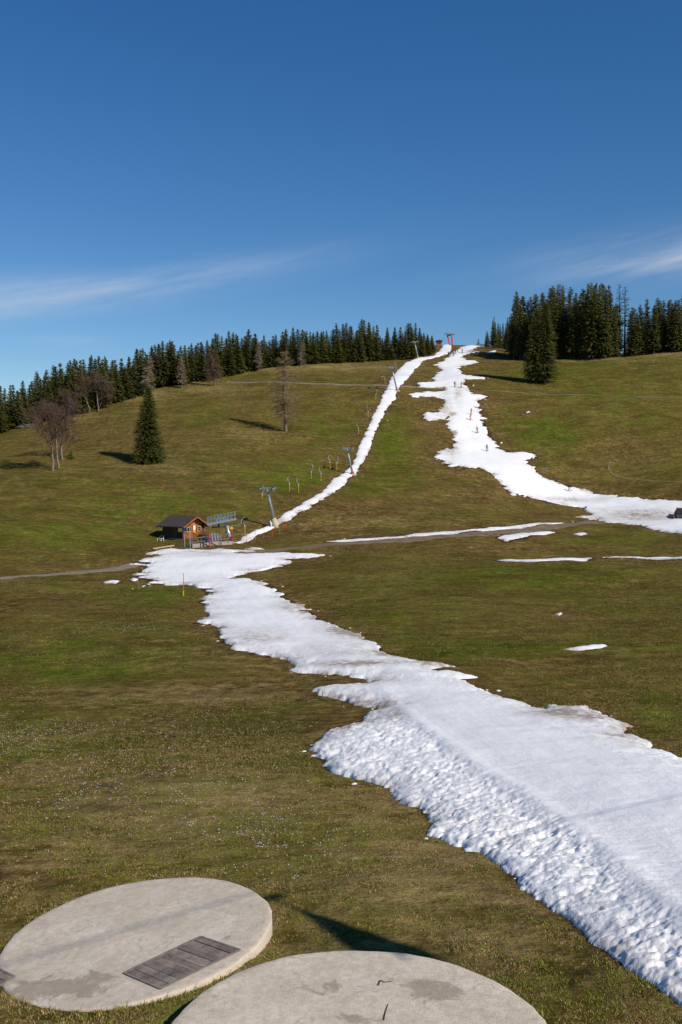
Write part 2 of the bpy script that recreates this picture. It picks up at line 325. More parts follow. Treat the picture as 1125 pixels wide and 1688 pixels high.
# what grows where: green, brown, pale straw (patches of the meadow itself, placed by where they lie)
fx, fy, fz = FX.ravel(), FY.ravel(), FZ.ravel(); ok = fy > 5
pu = np.full(len(fx), -9999.0); pv = pu.copy(); pu[ok], pv[ok] = to_px(fx[ok], fy[ok], fz[ok])
BL = {'g': [(130,1100,190,45,.9),(280,985,120,20,.7),(640,735,38,75,1),(610,800,60,22,.8),(490,790,75,28,.9),(390,835,90,20,.6),(110,885,160,28,.6),(900,715,70,38,.8),(860,770,60,20,.5),(1060,690,70,30,.4),(850,955,300,35,.6),(640,1010,140,30,.6),(850,1070,260,25,.7),(1090,1170,60,50,.8),(60,1215,120,35,.7),(450,1420,170,55,.6),(620,1500,120,30,.35),(330,1255,120,30,.4),(420,840,60,15,.6),(930,620,200,22,.4),(560,700,90,30,.4),(1000,890,120,15,.5),(330,690,60,30,.3),(200,820,200,40,.35),(330,740,120,40,.25),(1000,640,150,30,.3)],
 'b': [(330,1140,330,20,1),(560,1180,60,40,.7),(610,835,140,20,.9),(520,873,100,14,1),(780,815,60,20,.6),(715,670,35,60,.8),(740,720,30,40,.7),(700,620,30,30,.6),(820,590,60,14,.9),(20,1430,150,45,.9),(160,1290,150,45,.55),(990,1092,220,11,.9),(850,905,190,13,.8),(990,732,70,13,.6),(1030,1650,150,70,.6),(850,1520,90,40,.5),(700,905,260,9,.8),(150,935,220,14,.6),(300,945,200,14,.5),(100,1000,240,18,.6),(1000,960,200,14,.4),(850,925,220,8,.7),(300,735,170,45,.5),(120,720,120,40,.5),(420,700,120,45,.45),(300,800,150,12,.5),(1030,760,100,14,.5),(650,910,400,14,.5),(690,1560,150,40,.35),(700,1300,50,30,.5),(470,1110,120,18,.5),(740,1150,120,10,.6)],
 't': [(220,650,70,12,.9),(420,715,60,10,.6),(270,770,60,18,.5),(340,640,60,10,.6),(1090,580,60,10,.9),(960,592,120,6,.6),(330,1085,160,18,.4),(650,1240,300,40,.25),(480,605,240,8,.8),(80,690,80,12,.5),(460,1340,200,60,.3),(400,1560,120,80,.35),(620,860,140,10,.4),(560,1460,300,60,.3),(300,1330,300,110,.85),(650,1430,260,110,.85),(500,1620,500,80,.9),(800,1560,150,80,.8),(300,1145,300,18,.7),(130,1250,200,60,.4)],
 'd': [(520,876,75,8,1),(480,868,40,8,.9),(600,850,90,8,.85),(800,822,40,10,.9),(900,848,60,7,.95),(860,905,70,8,.9),(560,840,50,6,.85),(870,895,60,6,.9),(560,1120,60,8,.9),(330,950,40,5,.85),(800,592,40,6,.9)]}
A = np.zeros((len(fx), 3))
for k, ch in enumerate('gbt'):
    for (u, v, ru, rv, st) in BL[ch]:
        A[:, k] = np.maximum(A[:, k], st*np.exp(-((pu-u)/ru)**2-((pv-v)/rv)**2))
near = np.full(len(fx), -1e3); inn = (np.abs(fx) < 260) & (fy > 5) & (fy < 520)
for k, pg in POLY.items():
    bb = inn & (fx > pg[:, 0].min()-14) & (fx < pg[:, 0].max()+14) & (fy > pg[:, 1].min()-14) & (fy < pg[:, 1].max()+14)
    near[bb] = np.maximum(near[bb], sdist(fx[bb], fy[bb], pg))
dk_ = np.zeros(len(fx))
for (u, v, ru, rv, st) in BL['d']: dk_ = np.maximum(dk_, st*np.exp(-((pu-u)/ru)**2-((pv-v)/rv)**2))
halo = np.exp(np.clip(near, -60, 0)/(.9+np.clip(fy, 0, 300)*.018))
A[:, 1] = np.clip(np.maximum(np.minimum(A[:, 1], .85)*.92, np.maximum(halo*.78, np.exp(np.clip(near, -60, 0)/(.22+np.clip(fy, 0, 300)*.003)))), 0, 1)
A[:, 1] = np.maximum(A[:, 1], dk_)
set_color(me, 'grow', A)
g = G('meadow'); at = g.attr('grow')
n20 = g.noise(.045, 4, .55); n5 = g.noise(.22, 6, .62, dist=.4); n1 = g.noise(1.1, 6, .66); nf = g.noise(9, 5, .7); n_st = g.noise(.35, 6, .6, st=(.5, 1.4, 1))
c = g.mix(g.math('ADD', g.math('MULTIPLY', n1, .9), g.math('MULTIPLY', n5, .25), True), (.080, .064, .013), (.150, .117, .030))
gf = g.math('ADD', g.math('MULTIPLY', at[0], g.rng(n5, .34, .66, .45, 1.6)), g.rng(g.math('ADD', n5, g.math('MULTIPLY', n20, .8)), .75, 1.10, -.5, .6), True)
gcol = g.mix(g.rng(n1, .35, .7, 0, 1), (.070, .092, .008), (.128, .142, .020))
c = g.mix(g.math('MULTIPLY', gf, .92), c, gcol)
bf = g.math('ADD', g.math('MULTIPLY', at[1], 1.25), g.math('SUBTRACT', g.rng(g.math('ADD', n_st, g.math('MULTIPLY', n1, .5)), .55, .95, -.45, .6), g.math('MULTIPLY', at[0], .7)), True)
bcol = g.mix(g.rng(n1, .38, .66, 0, 1), (.085, .052, .018), (.210, .138, .050))
c = g.mix(g.math('MULTIPLY', bf, .95), c, bcol)
c = g.mix(g.math('MULTIPLY', g.rng(at[1], .80, 1.0, 0, .85), g.rng(n1, .3, .6, .5, 1)), c, (.034, .021, .010))
tf = g.math('ADD', g.math('MULTIPLY', at[2], 1.15), g.rng(g.math('ADD', n1, g.math('MULTIPLY', n_st, .6)), .68, 1.02, -.5, .42), True)
ng = g.math('SUBTRACT', 1.0, g.math('MULTIPLY', at[0], .85), True)
c = g.mix(g.math('MULTIPLY', g.math('MULTIPLY', tf, .8), ng), c, (.30, .222, .092))
ter = g.noise(.55, 5, .6, st=(.22, 1.3, 1.3), dist=.5); n3 = g.noise(3.2, 6, .7)
c = g.mix(g.math('MULTIPLY', g.rng(n3, .55, .70, 0, .55), ng), c, (.255, .190, .088))
c = g.mix(1.0, c, g.rng(n3, .30, .52, .68, 1.0), 'MULTIPLY')
c = g.mix(1.0, c, g.rng(nf, .3, .72, .58, 1.4), 'MULTIPLY')
c = g.mix(1.0, c, g.rng(ter, .32, .66, .80, 1.16), 'MULTIPLY')
c = g.mix(1.0, c, g.rng(g.noise(.75, 7, .75), .33, .68, .72, 1.25), 'MULTIPLY')
c = g.mix(1.0, c, g.rng(g.noise(.13, 8, .7, dist=.6), .36, .64, .74, 1.24), 'MULTIPLY')
g.put(g.p.inputs['Base Color'], c); g.p.inputs['Roughness'].default_value = .95; g.p.inputs['Specular IOR Level'].default_value = .0
b1 = g.bump(g.math('ADD', g.math('ADD', n1, g.math('MULTIPLY', ter, 1.3)), g.math('MULTIPLY', n5, 2.0)), .6, .34)
b2 = g.bump(g.math('ADD', nf, n3), .9, .06, b1); g.put(g.p.inputs['Normal'], b2)
me.materials.append(g.m); GROUND = link('ground', me); tag(GROUND, 'sloping alpine meadow of green and brown spring grass', 'ground', kind='structure')

# ------------------------------------------------------------------ snow
g = G('old_snow'); at = g.attr('snow')       # red: dirt, green: roughness, blue: lane position
dn = g.noise(1.6, 7, .72); dl = g.noise(.35, 5, .6)
df = g.math('MULTIPLY', g.math('MULTIPLY', g.math('MULTIPLY', at[0], 2.0), g.rng(dn, .36, .60, .12, 1)), g.rng(dl, .35, .6, .35, 1), True)
c = g.mix(g.math('MULTIPLY', df, .8), (.84, .835, .83), (.235, .150, .085))
spk = g.rng(g.noise(7, 4, .8), .66, .74, 0, .35)
c = g.mix(g.math('MULTIPLY', spk, g.math('ADD', at[0], .12)), c, (.22, .16, .11))
lane = g.t.nodes.new('ShaderNodeCombineXYZ'); g.put(lane.inputs[0], g.math('MULTIPLY', at[2], 190.0)); 
ln = g.noise(1.0, 6, .75, vec=lane.outputs[0])
broad = g.noise(.16, 4, .6)
c = g.mix(1.0, c, g.rng(g.math('ADD', g.math('MULTIPLY', ln, .9), g.math('MULTIPLY', broad, .4)), .45, .85, .92, 1.06), 'MULTIPLY')
g.put(g.p.inputs['Base Color'], c); g.p.inputs['Roughness'].default_value = .62; g.p.inputs['Specular IOR Level'].default_value = .35
g.p.inputs['Subsurface Weight'].default_value = .0
bA = g.bump(g.noise(5.0, 6, .7), .45, .10); bB = g.bump(g.noise(22, 4, .7), .5, .03, bA)
bC = g.bump(ln, .35, .06, bB); g.put(g.p.inputs['Normal'], bC)
SNOWM = g.m
sy = [11.0]
while sy[-1] < 500:
    y = sy[-1]; sy.append(y+min(max(.045, y*y/13000), .62))
sy = np.array(sy); sc_ = np.arange(-.30, .5601, .00125)
DIRT = [(600,1042,60,13,1.7),(520,1003,45,12,1.5),(655,1080,50,9,1.3),(590,1102,90,5,.8),(700,1098,80,5,.8),(950,1190,70,14,1.2),(1050,1238,70,14,1.2),(560,1080,90,18,.35),(590,1195,40,20,.6),(640,1190,40,20,.45),(560,1210,30,10,.8),(430,1060,60,20,.4),(735,680,12,40,.55),(745,684,8,3,1.3),(750,715,4,4,1.6),(745,740,14,14,.7),(985,860,16,8,1),(1060,852,70,10,.9),(940,826,60,5,.5),(470,862,16,6,1.2),(420,907,50,5,1),(330,915,60,6,.5),(755,650,8,20,.5),(700,887,60,5,.8),(850,880,30,5,.3)]
LANE = CREASE
def snow(key, name, label, tmax, w, lane=False, rag=1.0):
    pg = POLY[key]; x0, x1, y0, y1 = pg[:, 0].min()-1.5, pg[:, 0].max()+1.5, pg[:, 1].min()-1.5, pg[:, 1].max()+1.5
    r = sy[(sy >= y0) & (sy <= y1)]
    if len(r) < 3: return
    s0, s1 = min(x0/y0, x0/y1), max(x1/y0, x1/y1); q = sc_[(sc_ >= s0) & (sc_ <= s1)]
    X = q[None]*r[:, None]; Y = np.repeat(r[:, None], len(q), 1)
    sd = sdist(X, Y, pg).reshape(X.shape)
    am = np.clip(.004*Y, .03, .75)
    far_ = np.clip((Y-45)/60, 0, 1)
    if key in ('strip', 'p3', 'p1'): sd = sd-.42-1.1*np.maximum(0, vnoise(X/5, Y/5, 23))
    sd = sd+rag*fbm(X/3.2, Y/1.8, 5, 3, .6)*am*1.6+min(1, rag*1.5)*fbm(X/.6, Y/.6, 8, 4, .6)*np.minimum(am*1.9, .35)+rag*far_*(fbm(X/1.3, Y/2.6, 15, 3, .65)*.9+np.minimum(0, vnoise(X/4.5, Y/1.3, 18)*3.0-.3))*np.clip(Y/170, .4, 1)
    keep = sd > -.5
    g0 = H(X, Y); pos = np.maximum(sd, 0)
    tm = tmax*(1-.62*np.clip((Y-42)/40, 0, 1)) if lane else tmax
    T = np.where(sd > 0, .035+tm*(1-np.exp(-pos/w))+.06*np.minimum(pos/.15, 1), np.maximum(sd*1.1, -.4))
    pxu, pxv = to_px(X, Y, g0)
    rough = np.exp(-pos/(1.2*w))*.7
    if lane:
        rough = np.maximum(rough, np.clip(sdist(X, Y, BANK).reshape(X.shape)/.9+.25, 0, 1))
        m = np.clip(sdist(X, Y, BANK).reshape(X.shape)/.8, 0, 1)
        T = T+.10*np.exp(-(sdist(X, Y, CREASE, False).reshape(X.shape)/.45)**2)*np.clip(pos, 0, 1)*np.clip(1-(Y-45)/25, 0, 1)
    rough = rough*np.clip(.9+.7*fbm(X/2.2, Y/2.2, 66, 2), .6, 1.2)
    la = (fbm(X/.30, Y/.30, 31, 4, .6))
    lb = np.abs(fbm(X/1.1, Y/1.1, 47, 3, .6))
    T = T+np.where(sd > 0, rough*np.minimum(pos/.12, 1)*(la*.06+(.2-lb)*.05-np.maximum(0, fbm(X/.46+Y*.4, Y/.24, 53, 3, .6)-.04)*.17-np.maximum(0, fbm(X/.16, Y/.12, 59, 2)-.05)*.10), 0)
    T = T+np.where(sd > .1, fbm(X/3, Y/3, 77, 3)*.035, 0)
    dirt = np.exp(-pos/(.5*w))*np.clip(.6+1.6*fbm(X/3, Y/3, 88, 2), .1, 1.1)
    for (u, v, ru, rv, st) in DIRT: dirt = np.maximum(dirt, st*np.exp(-((pxu-u)/ru)**2-((pxv-v)/rv)**2))
    if key == 'lower': dirt = dirt*np.where(pxv > 1230, .25, 1)
    ln_ = sdist(X, Y, CREASE if key == 'lower' else pg, key != 'lower').reshape(X.shape)
    me, used = grid_mesh(name, X, Y, g0+T, keep)
    if len(used) < 4: return
    set_color(me, 'snow', np.stack([dirt.ravel()[used], rough.ravel()[used], ln_.ravel()[used]/100.0], 1))
    me.materials.append(SNOWM)
    return tag(link(name, me), label, 'snow', kind='structure')
snow('lower', 'snow_piste', 'broad melting white snow piste from lift hut to lower right', .62, 1.7, True)
snow('upper', 'snow_piste', 'ragged white snow piste running up the hill to the crest', .24, 1.3, False, .75)
snow('track', 'snow_track', 'narrow white snow track under the drag lift', .22, .8, False, .22)
snow('strip', 'snow_strip', 'thin remnant of snow along the upper edge of the dirt road', .10, .8, False, .15)
for k, lb in (('p1','ragged snow remnant below the dirt road'),('p2','small snow fleck right of the remnant below the road'),('p3','long thin snow line lying in a furrow at right'),('p4','lens shaped snow patch on the right meadow'),('p5','tiny snow fleck on the right middle meadow'),('p6','small snow sliver left of the piste by the road'),('p7','small snow dab on the upper right hillside'),('p8','shaded snow dab below the right hand forest'),('p9','small snow dab at the left picture edge above the tank'),('p10','small snow sliver touching the left end of the piste')):
    snow(k, 'snow_patch', lb, .08, .5, False, .2)

# ------------------------------------------------------------------ tracks
def ribbon(name, pts, width, m, label, lift=.05, kind='structure'):
    p = poly(pts); d = np.concatenate([[0], np.cumsum(np.hypot(*np.diff(p, axis=0).T))]); t = np.arange(0, d[-1], 1.2)
    cx = np.interp(t, d, p[:, 0]); cy = np.interp(t, d, p[:, 1])
    for _ in range(6): cx[1:-1] = (cx[:-2]+cx[1:-1]*2+cx[2:])/4; cy[1:-1] = (cy[:-2]+cy[1:-1]*2+cy[2:])/4
    tx = np.gradient(cx); ty = np.gradient(cy); ll = np.hypot(tx, ty); nx, ny = -ty/ll, tx/ll
    k = np.linspace(-1, 1, 9); wv = width/2*(1+.35*fbm(t/5, t*0, 4, 3))
    X = cx[:, None]+nx[:, None]*k[None]*wv[:, None]; Y = cy[:, None]+ny[:, None]*k[None]*wv[:, None]
    Zr = H(X, Y)+lift*(1-np.abs(k[None])**4*1.6)
    me, _ = grid_mesh(name, X, Y, Zr); me.materials.append(m)
    return tag(link(name, me), label, 'road', kind=kind)
dirtm = mat('trodden_dirt', (.165, .118, .072), .95, var=.4, scale=.9, bump=.6, bscale=4)
gravm = mat('pale_gravel', (.20, .16, .112), .95, var=.25, scale=1.2, bump=.4, bscale=6)
ribbon('dirt_road', [(-60,961),(0,954),(70,948),(140,943),(200,937),(232,928)], 2.6, gravm, 'pale gravel road coming in from the left edge')
ribbon('dirt_road', [(395,911),(450,908),(540,897),(620,893),(700,887),(780,882),(850,874),(930,867),(985,860)], 4.2, dirtm, 'brown dirt road crossing the middle of the meadow')
ribbon('hill_path', [(375,629),(430,630),(520,633),(600,635),(650,637),(700,639),(735,641)], 1.8, gravm, 'grey gravel path crossing the hillside left of the piste', .12)
ribbon('hill_path', [(772,643),(830,645),(880,649),(960,651),(1060,654),(1140,656)], .8, mat('faint_track', (.13, .105, .05), .95, var=.4, scale=.3), 'faint grey path crossing the hillside right of the piste', .12)
ribbon('foot_path', [(1006,762),(1000,773),(1006,781),(1025,788),(1060,791),(1130,796)], .45, mat('worn_soil', (.19, .145, .07), .95, var=.5, scale=.4), 'narrow pale footpath curving down the right hillside', .10)

# ------------------------------------------------------------------ concrete tanks in the foreground
wood_w = mat('weathered_wood', (.155, .125, .115), .85, var=.45, scale=5, bump=.5, bscale=30)
def ray_plane(u, v, z0, a, b):               # point of the plane z = z0 + a x + b y seen at a pixel
    x, y, z = ray(u, v); t = z0/(z-a*x-b*y); return Vector((x*t, y*t, z*t))
gc = G('cast_concrete'); ca = gc.attr('stain')
k1 = gc.noise(.9, 6, .62); k2 = gc.noise(6, 6, .7); k3 = gc.noise(45, 3, .7)
c = gc.mix(gc.rng(k1, .35, .65, 0, 1), (.54, .45, .345), (.67, .575, .455))
c = gc.mix(1.0, c, gc.rng(k2, .3, .7, .80, 1.15), 'MULTIPLY'); c = gc.mix(1.0, c, gc.rng(k3, .3, .7, .86, 1.12), 'MULTIPLY')
k4 = gc.noise(1.7, 7, .72, dist=1.2)
sf = gc.math('ADD', gc.math('MULTIPLY', ca[0], .62), gc.rng(k4, .3, .7, -.34, .34), True)
c = gc.mix(gc.math('MULTIPLY', gc.rng(sf, .30, .46, 0, 1), .62), c, (.26, .20, .145))
c = gc.mix(gc.math('MULTIPLY', gc.rng(gc.noise(3.2, 6, .75), .60, .70, 0, 1), .3), c, (.34, .28, .22))
c = gc.mix(gc.math('MULTIPLY', gc.math('MULTIPLY', ca[1], gc.rng(k2, .45, .6, 0, 1)), .55), c, (.52, .36, .10))
gc.put(gc.p.inputs['Base Color'], c); gc.p.inputs['Roughness'].default_value = .9; gc.p.inputs['Specular IOR Level'].default_value = .2
vo = gc.t.nodes.new('ShaderNodeTexVoronoi'); vo.feature = 'DISTANCE_TO_EDGE'; vo.inputs['Scale'].default_value = .33; wv = gc.t.nodes.new('ShaderNodeVectorMath'); wv.operation = 'ADD'; nn_ = gc.t.nodes.new('ShaderNodeTexNoise'); nn_.inputs['Scale'].default_value = 1.3; nn_.inputs['Detail'].default_value = 6
gc.t.links.new(gc.co, nn_.inputs['Vector']); gc.t.links.new(gc.co, wv.inputs[0]); gc.t.links.new(nn_.outputs['Color'], wv.inputs[1]); gc.t.links.new(wv.outputs[0], vo.inputs['Vector'])
crk = gc.math('MULTIPLY', gc.rng(vo.outputs['Distance'], .002, .007, 1, 0), gc.rng(k1, .48, .58, 0, .28))
c = gc.mix(crk, c, (.16, .13, .10)); c = gc.mix(gc.math('MULTIPLY', gc.rng(gc.noise(28, 4, .8), .62, .72, 0, 1), .4), c, (.24, .20, .16)); gc.put(gc.p.inputs['Base Color'], c)
gc.put(gc.p.inputs['Normal'], gc.bump(gc.math('ADD', k2, k3), .6, .025))
def tank(cx, cy, zc, R, a, b, label, stains, paint, hatches):
    z0 = zc-a*cx-b*cy
    t = thing('concrete_tank', label, 'tank', (cx, cy, zc), 0, 'concrete tanks beside the piste')
    K = 96; rad = np.concatenate([np.linspace(0, 1, 28)*(R-.05), [R-.015, R, R+.004]]); dz = np.concatenate([np.zeros(28), [-.012, -.05, -.30]])
    v = []; f = []
    for i, (r, d) in enumerate(zip(rad, dz)):
        for j in range(K):
            th = 2*math.pi*j/K; w = 1+(.006*math.sin(3*th+1)+.004*math.sin(7*th)+.0025*math.sin(19*th+2)+.002*math.sin(41*th))*(r/R)-(.006*abs(math.sin(53*th+cx)*math.sin(31*th)) if i >= 28 else 0); x, y = r*w*math.cos(th), r*w*math.sin(th)
            v.append((x, y, a*x+b*y+d+(.012*float(fbm(np.array([x*.8]), np.array([y*.8]), 5, 2)[0]) if d == 0 else 0)))
    for i in range(len(rad)-1):
        for j in range(K):
            q = (j+1) % K; f.append((i*K+j, (i+1)*K+j, (i+1)*K+q, i*K+q))
    holes = []
    hp = []
    for hc in hatches: hp.append([ray_plane(u, w, z0, a, b)-Vector((cx, cy, zc)) for (u, w) in hc])
    me = bpy.data.meshes.new('lid'); me.from_pydata(v, [], f); me.update()
    P_ = np.array(v); pu, pv = to_px(P_[:, 0]+cx, P_[:, 1]+cy, P_[:, 2]+zc); st = np.zeros((len(v), 3))
    for k, bl in enumerate((stains, paint)):
        for (u, w, ru, rv, s) in bl: st[:, k] = np.maximum(st[:, k], s*np.exp(-((pu-u)/ru)**2-((pv-w)/rv)**2))
    set_color(me, 'stain', st); link('lid', me, t, gc.m, True)
    w = MB(); pts = []
    for j in range(K):
        th = 2*math.pi*j/K; x, y = (R-.03)*math.cos(th), (R-.03)*math.sin(th); w.v += [(x, y, a*x+b*y-.28), (x*1.02, y*1.02, a*x+b*y-2.2)]
    for j in range(K):
        q = (j+1) % K; w.f.append((2*j, 2*j+1, 2*q+1, 2*q))
    w.build('wall', gc.m, t, True)
    for c4 in hp:                            # timber covers laid into the lid: c4 = corners, planks run along side 0-3
        A_, B_, C_, D_ = c4; nrm = Vector((-a, -b, 1)).normalized(); hh = MB()
        for (p, q) in ((A_, B_), (B_, C_), (C_, D_), (D_, A_)): hh.bar(p+nrm*.012, q+nrm*.012, .05, .03)
        ho = hh.build('hatch', mat('hatch_frame', (.20, .17, .145), .9, var=.3), t)
        npl = max(3, round((B_-A_).length/.19))
        for i in range(npl):
            e = .006; p0 = A_.lerp(B_, i/npl+e/1); p1 = A_.lerp(B_, (i+1)/npl-e/1); q0 = D_.lerp(C_, i/npl+e); q1 = D_.lerp(C_, (i+1)/npl-e)
            hz = random.uniform(.012, .03); tw = random.uniform(-.006, .006)
            pl = MB(); lo = [p0, p1, q1, q0]
            pl.quadbox([x-nrm*.02 for x in lo]+[x+nrm*(hz+tw*(1 if k in (0, 3) else -1)) for k, x in enumerate(lo)])
            po = pl.build('plank', mat('plank_%d' % (i % 4), [(.200, .155, .130), (.255, .205, .170), (.165, .130, .115), (.225, .175, .145)][i % 4], .85, var=.5, scale=4, bump=.6, bscale=26), ho)
    return t
tank(-4.25, 20.45, -9.38, 2.80, .10, .02, 'round concrete tank lid with grey wooden plank hatch', [(90,1628,110,20,1.0),(165,1610,40,14,.9),(60,1640,80,12,.9),(375,1546,10,5,.8),(30,1600,50,10,.5)], [(228,1472,14,5,1.3),(268,1483,16,5,1.3)],
     [((205,1605),(331,1545),(396,1567),(265,1631)), ((-120,1626),(-40,1580),(24,1611),(-60,1660))])
tank(.28, 15.55, -8.86, 3.13, .005, .0, 'round concrete tank lid cut by the bottom picture edge', [(720,1632,55,25,1.0),(560,1630,120,20,.6),(470,1620,60,20,.5),(590,1680,80,14,.8),(380,1640,50,14,.45)], [(670,1643,30,5,.6)], [])
# litter of the lids
def twig(name, pts, r, label, dz=.012):
    P3 = []
    for (u, v) in pts:
        q = ray_plane(u, v, -8.86-.005*.28, .005, 0); P3.append(q+Vector((0, 0, dz)))
    o = MB().tube(P3, [r*(1-.5*i/(len(P3)-1)) for i in range(len(P3))], 5).build(name, mat('bark_litter', (.07, .045, .03), .9, var=.3), None)
    return tag(o, label, 'twig')
twig('twig', [(633,1682),(635,1672),(638,1662),(640,1656)], .011, 'thin dark twig lying at the bottom edge of the near tank lid')
twig('twig', [(624,1625),(627,1617),(633,1620),(645,1619)], .014, 'small crooked bark bit on the near tank lid')

# ------------------------------------------------------------------ chairlift passing to the right of the viewer (its shadow crosses snow and tanks)
steel = mat('galvanised_steel', (.36, .40, .43), .42, .55, var=.15, scale=6)
dsteel = mat('dark_steel', (.06, .065, .07), .5, .4, var=.2)
pT = hit(450, 1479); pA = hit(1125, 1325); sl = 27.0
cT = pT+SUNV*sl; cA = pA+SUNV*sl; dr = (cA-cT).normalized()
tag(MB().tube([cT-dr*160, cT-dr*40, cT, cA, cA+dr*160], .022, 8).build('haul_cable', steel), 'steel chairlift cable passing overhead to the right of the view', 'cable')
ch = thing('chairlift_chair', 'hanging chairlift chair with triangular hood, its shadow behind the near tank', 'chairlift', tuple(cT))
pB = hit(684, 1592); sw = min(((pB+SUNV*(sl-4+.02*i))-cT for i in range(300)), key=lambda v: abs(v.length-3.75)-.2*min(0, v.z))
ch.rotation_euler = sw.to_track_quat('-Z', 'Y').to_euler() if False else Vector((0, 0, -1)).rotation_difference(sw).to_euler()   # the chair swings a little
side = Vector((SUNV.y, -SUNV.x, 0)).normalized()   # broad side turned to the sun
b = MB(); b.tube([(0, 0, .05), (0, 0, -.5), tuple(side*.03+Vector((0, 0, -.9))), (0, 0, -1.15)], .04, 8); b.build('hanger', steel, ch)
b = MB(); b.bar(tuple(dr*-.25), tuple(dr*.25), .12, .16); b.build('grip', dsteel, ch)
for sg in (-1, 1):
    b = MB(); b.tube([(0, 0, -1.1), tuple(side*.62*sg+Vector((0, 0, -3.3))), tuple(side*.62*sg+Vector((0, 0, -3.55))-Vector((SUNV.x, SUNV.y, 0))*.5)], .03, 6); b.build('side_frame', steel, ch)
b = MB(); n_ = Vector((SUNV.x, SUNV.y, 0)).normalized()*.03
tri = [(-.05, -.75), (.05, -.75), (.62, -3.3), (.6, -3.6), (-.6, -3.6), (-.62, -3.3)]
k0 = len(tri); b.v = [tuple(side*x+Vector((0, 0, z))-n_) for x, z in tri]+[tuple(side*x+Vector((0, 0, z))+n_) for x, z in tri]
b.f = [tuple(range(k0))[::-1], tuple(range(k0, 2*k0))]+[(i, (i+1) % k0, k0+(i+1) % k0, k0+i) for i in range(k0)]
b.build('hood', mat('hood_shell', (.12, .16, .22), .4), ch)
b = MB(); b.bar(tuple(side*-.6+Vector((0, 0, -3.55))+n_*8), tuple(side*.6+Vector((0, 0, -3.55))+n_*8), .45, .08); b.build('seat', mat('seat_pad', (.03, .03, .035), .7), ch)

# ------------------------------------------------------------------ hut at the foot of the lift
def gz(x, y): return float(H(np.array([x]), np.array([y]))[0])
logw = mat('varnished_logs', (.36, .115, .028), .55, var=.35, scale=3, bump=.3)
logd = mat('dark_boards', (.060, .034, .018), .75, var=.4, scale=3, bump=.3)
roofm = mat('roof_sheet', (.066, .048, .042), .75, var=.2, scale=2)
pine = mat('pale_pine', (.50, .34, .16), .6, var=.2, scale=4)
glass = mat('window_glass', (.03, .04, .05), .08, spec=.6)
white = mat('white_paint', (.75, .75, .73), .5)
cor = hit(303, 889); RZ = math.atan2(-.69, .72); ax = Vector((.72, -.69, 0)); ay = Vector((.69, .72, 0))
hc = cor-ax*2.6+ay*2.0; hutz = min(cor.z, gz(hc.x, hc.y))-.05
HUT = thing('log_hut', 'small wooden lift hut with dark gabled roof beside the snow', 'hut', (hc.x, hc.y, hutz), RZ)
lx, ly, he, hr = 2.6, 2.0, 2.35, 3.55
b = MB().box((0, 0, -.3), (2*lx+.1, 2*ly+.1, .9)); b.build('foundation', mat('foundation_concrete', (.3, .29, .27), .9, var=.2), HUT)
def logwall(name, p, q, z0, z1, m, n_logs, top=None):
    bb = MB(); hh = (z1-z0)/n_logs
    for i in range(n_logs):
        z = z0+hh*(i+.5); bb.tube([(p[0], p[1], z), (q[0], q[1], z)], hh*.54, 8)
    return bb.build(name, m, HUT, True)
logwall('front_wall', (lx, -ly-.12), (lx, ly+.12), .1, he, logw, 11)
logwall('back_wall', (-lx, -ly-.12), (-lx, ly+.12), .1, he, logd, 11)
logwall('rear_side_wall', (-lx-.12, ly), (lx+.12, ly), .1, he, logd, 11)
bb = MB()
for i in range(22):
    x0 = -lx+i*2*lx/22; bb.box((x0+lx/22, -ly, .1+(he-.1)/2), (2*lx/22-.015, .07+.02*(i % 2), he-.1))
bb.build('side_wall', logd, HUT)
for sx_ in (-1, 1):                          # gable boards
    bb = MB(); k = 9
    for i in range(k):
        y0, y1 = -ly+2*ly*i/k+.006, -ly+2*ly*(i+1)/k-.006
        z_ = lambda y: he+(hr-he)*(1-abs(y)/ly)-.03
        t = .035+.012*(i % 2); x = sx_*lx
        bb.quadbox([(x-t, y0, he-.05), (x+t, y0, he-.05), (x+t, y1, he-.05), (x-t, y1, he-.05), (x-t, y0, z_(y0)), (x+t, y0, z_(y0)), (x+t, y1, z_(y1)), (x-t, y1, z_(y1))])
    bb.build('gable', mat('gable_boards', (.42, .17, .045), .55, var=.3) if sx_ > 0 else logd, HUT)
ov, oe = .95, .75; sl_ = (hr-he)/ly
for sy_ in (-1, 1):
    bb = MB(); e = ly+oe; z1 = hr+.10; z0 = hr+.10-sl_*e
    bb.quadbox([(-lx-ov, sy_*.0, z1-.09), (lx+ov, 0, z1-.09), (lx+ov, sy_*e, z0-.09), (-lx-ov, sy_*e, z0-.09), (-lx-ov, 0, z1), (lx+ov, 0, z1), (lx+ov, sy_*e, z0), (-lx-ov, sy_*e, z0)])
    rf = bb.build('roof', roofm, HUT)
    bs = MB()
    for i in range(13):
        x = -lx-ov+.02+(2*(lx+ov)-.04)*i/12; bs.bar((x, sy_*.03, z1+.012), (x, sy_*(e-.01), z0+.012+.01*sl_), .035, .03)
    bs.build('seam', roofm, rf)
    bs = MB(); bs.bar((-lx-ov-.06, sy_*(e+.05), z0-.10), (lx+ov+.06, sy_*(e+.05), z0-.10), .11, .09); bs.build('gutter', dsteel, rf)
    for sx_ in (-1, 1):
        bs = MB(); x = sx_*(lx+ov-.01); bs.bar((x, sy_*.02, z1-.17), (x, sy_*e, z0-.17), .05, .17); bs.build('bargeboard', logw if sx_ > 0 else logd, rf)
for y in (-ly, 0, ly): MB().bar((lx-.2, y, hr-.12-sl_*abs(y)), (lx+ov-.06, y, hr-.12-sl_*abs(y)), .14, .16).build('purlin', logw, HUT)
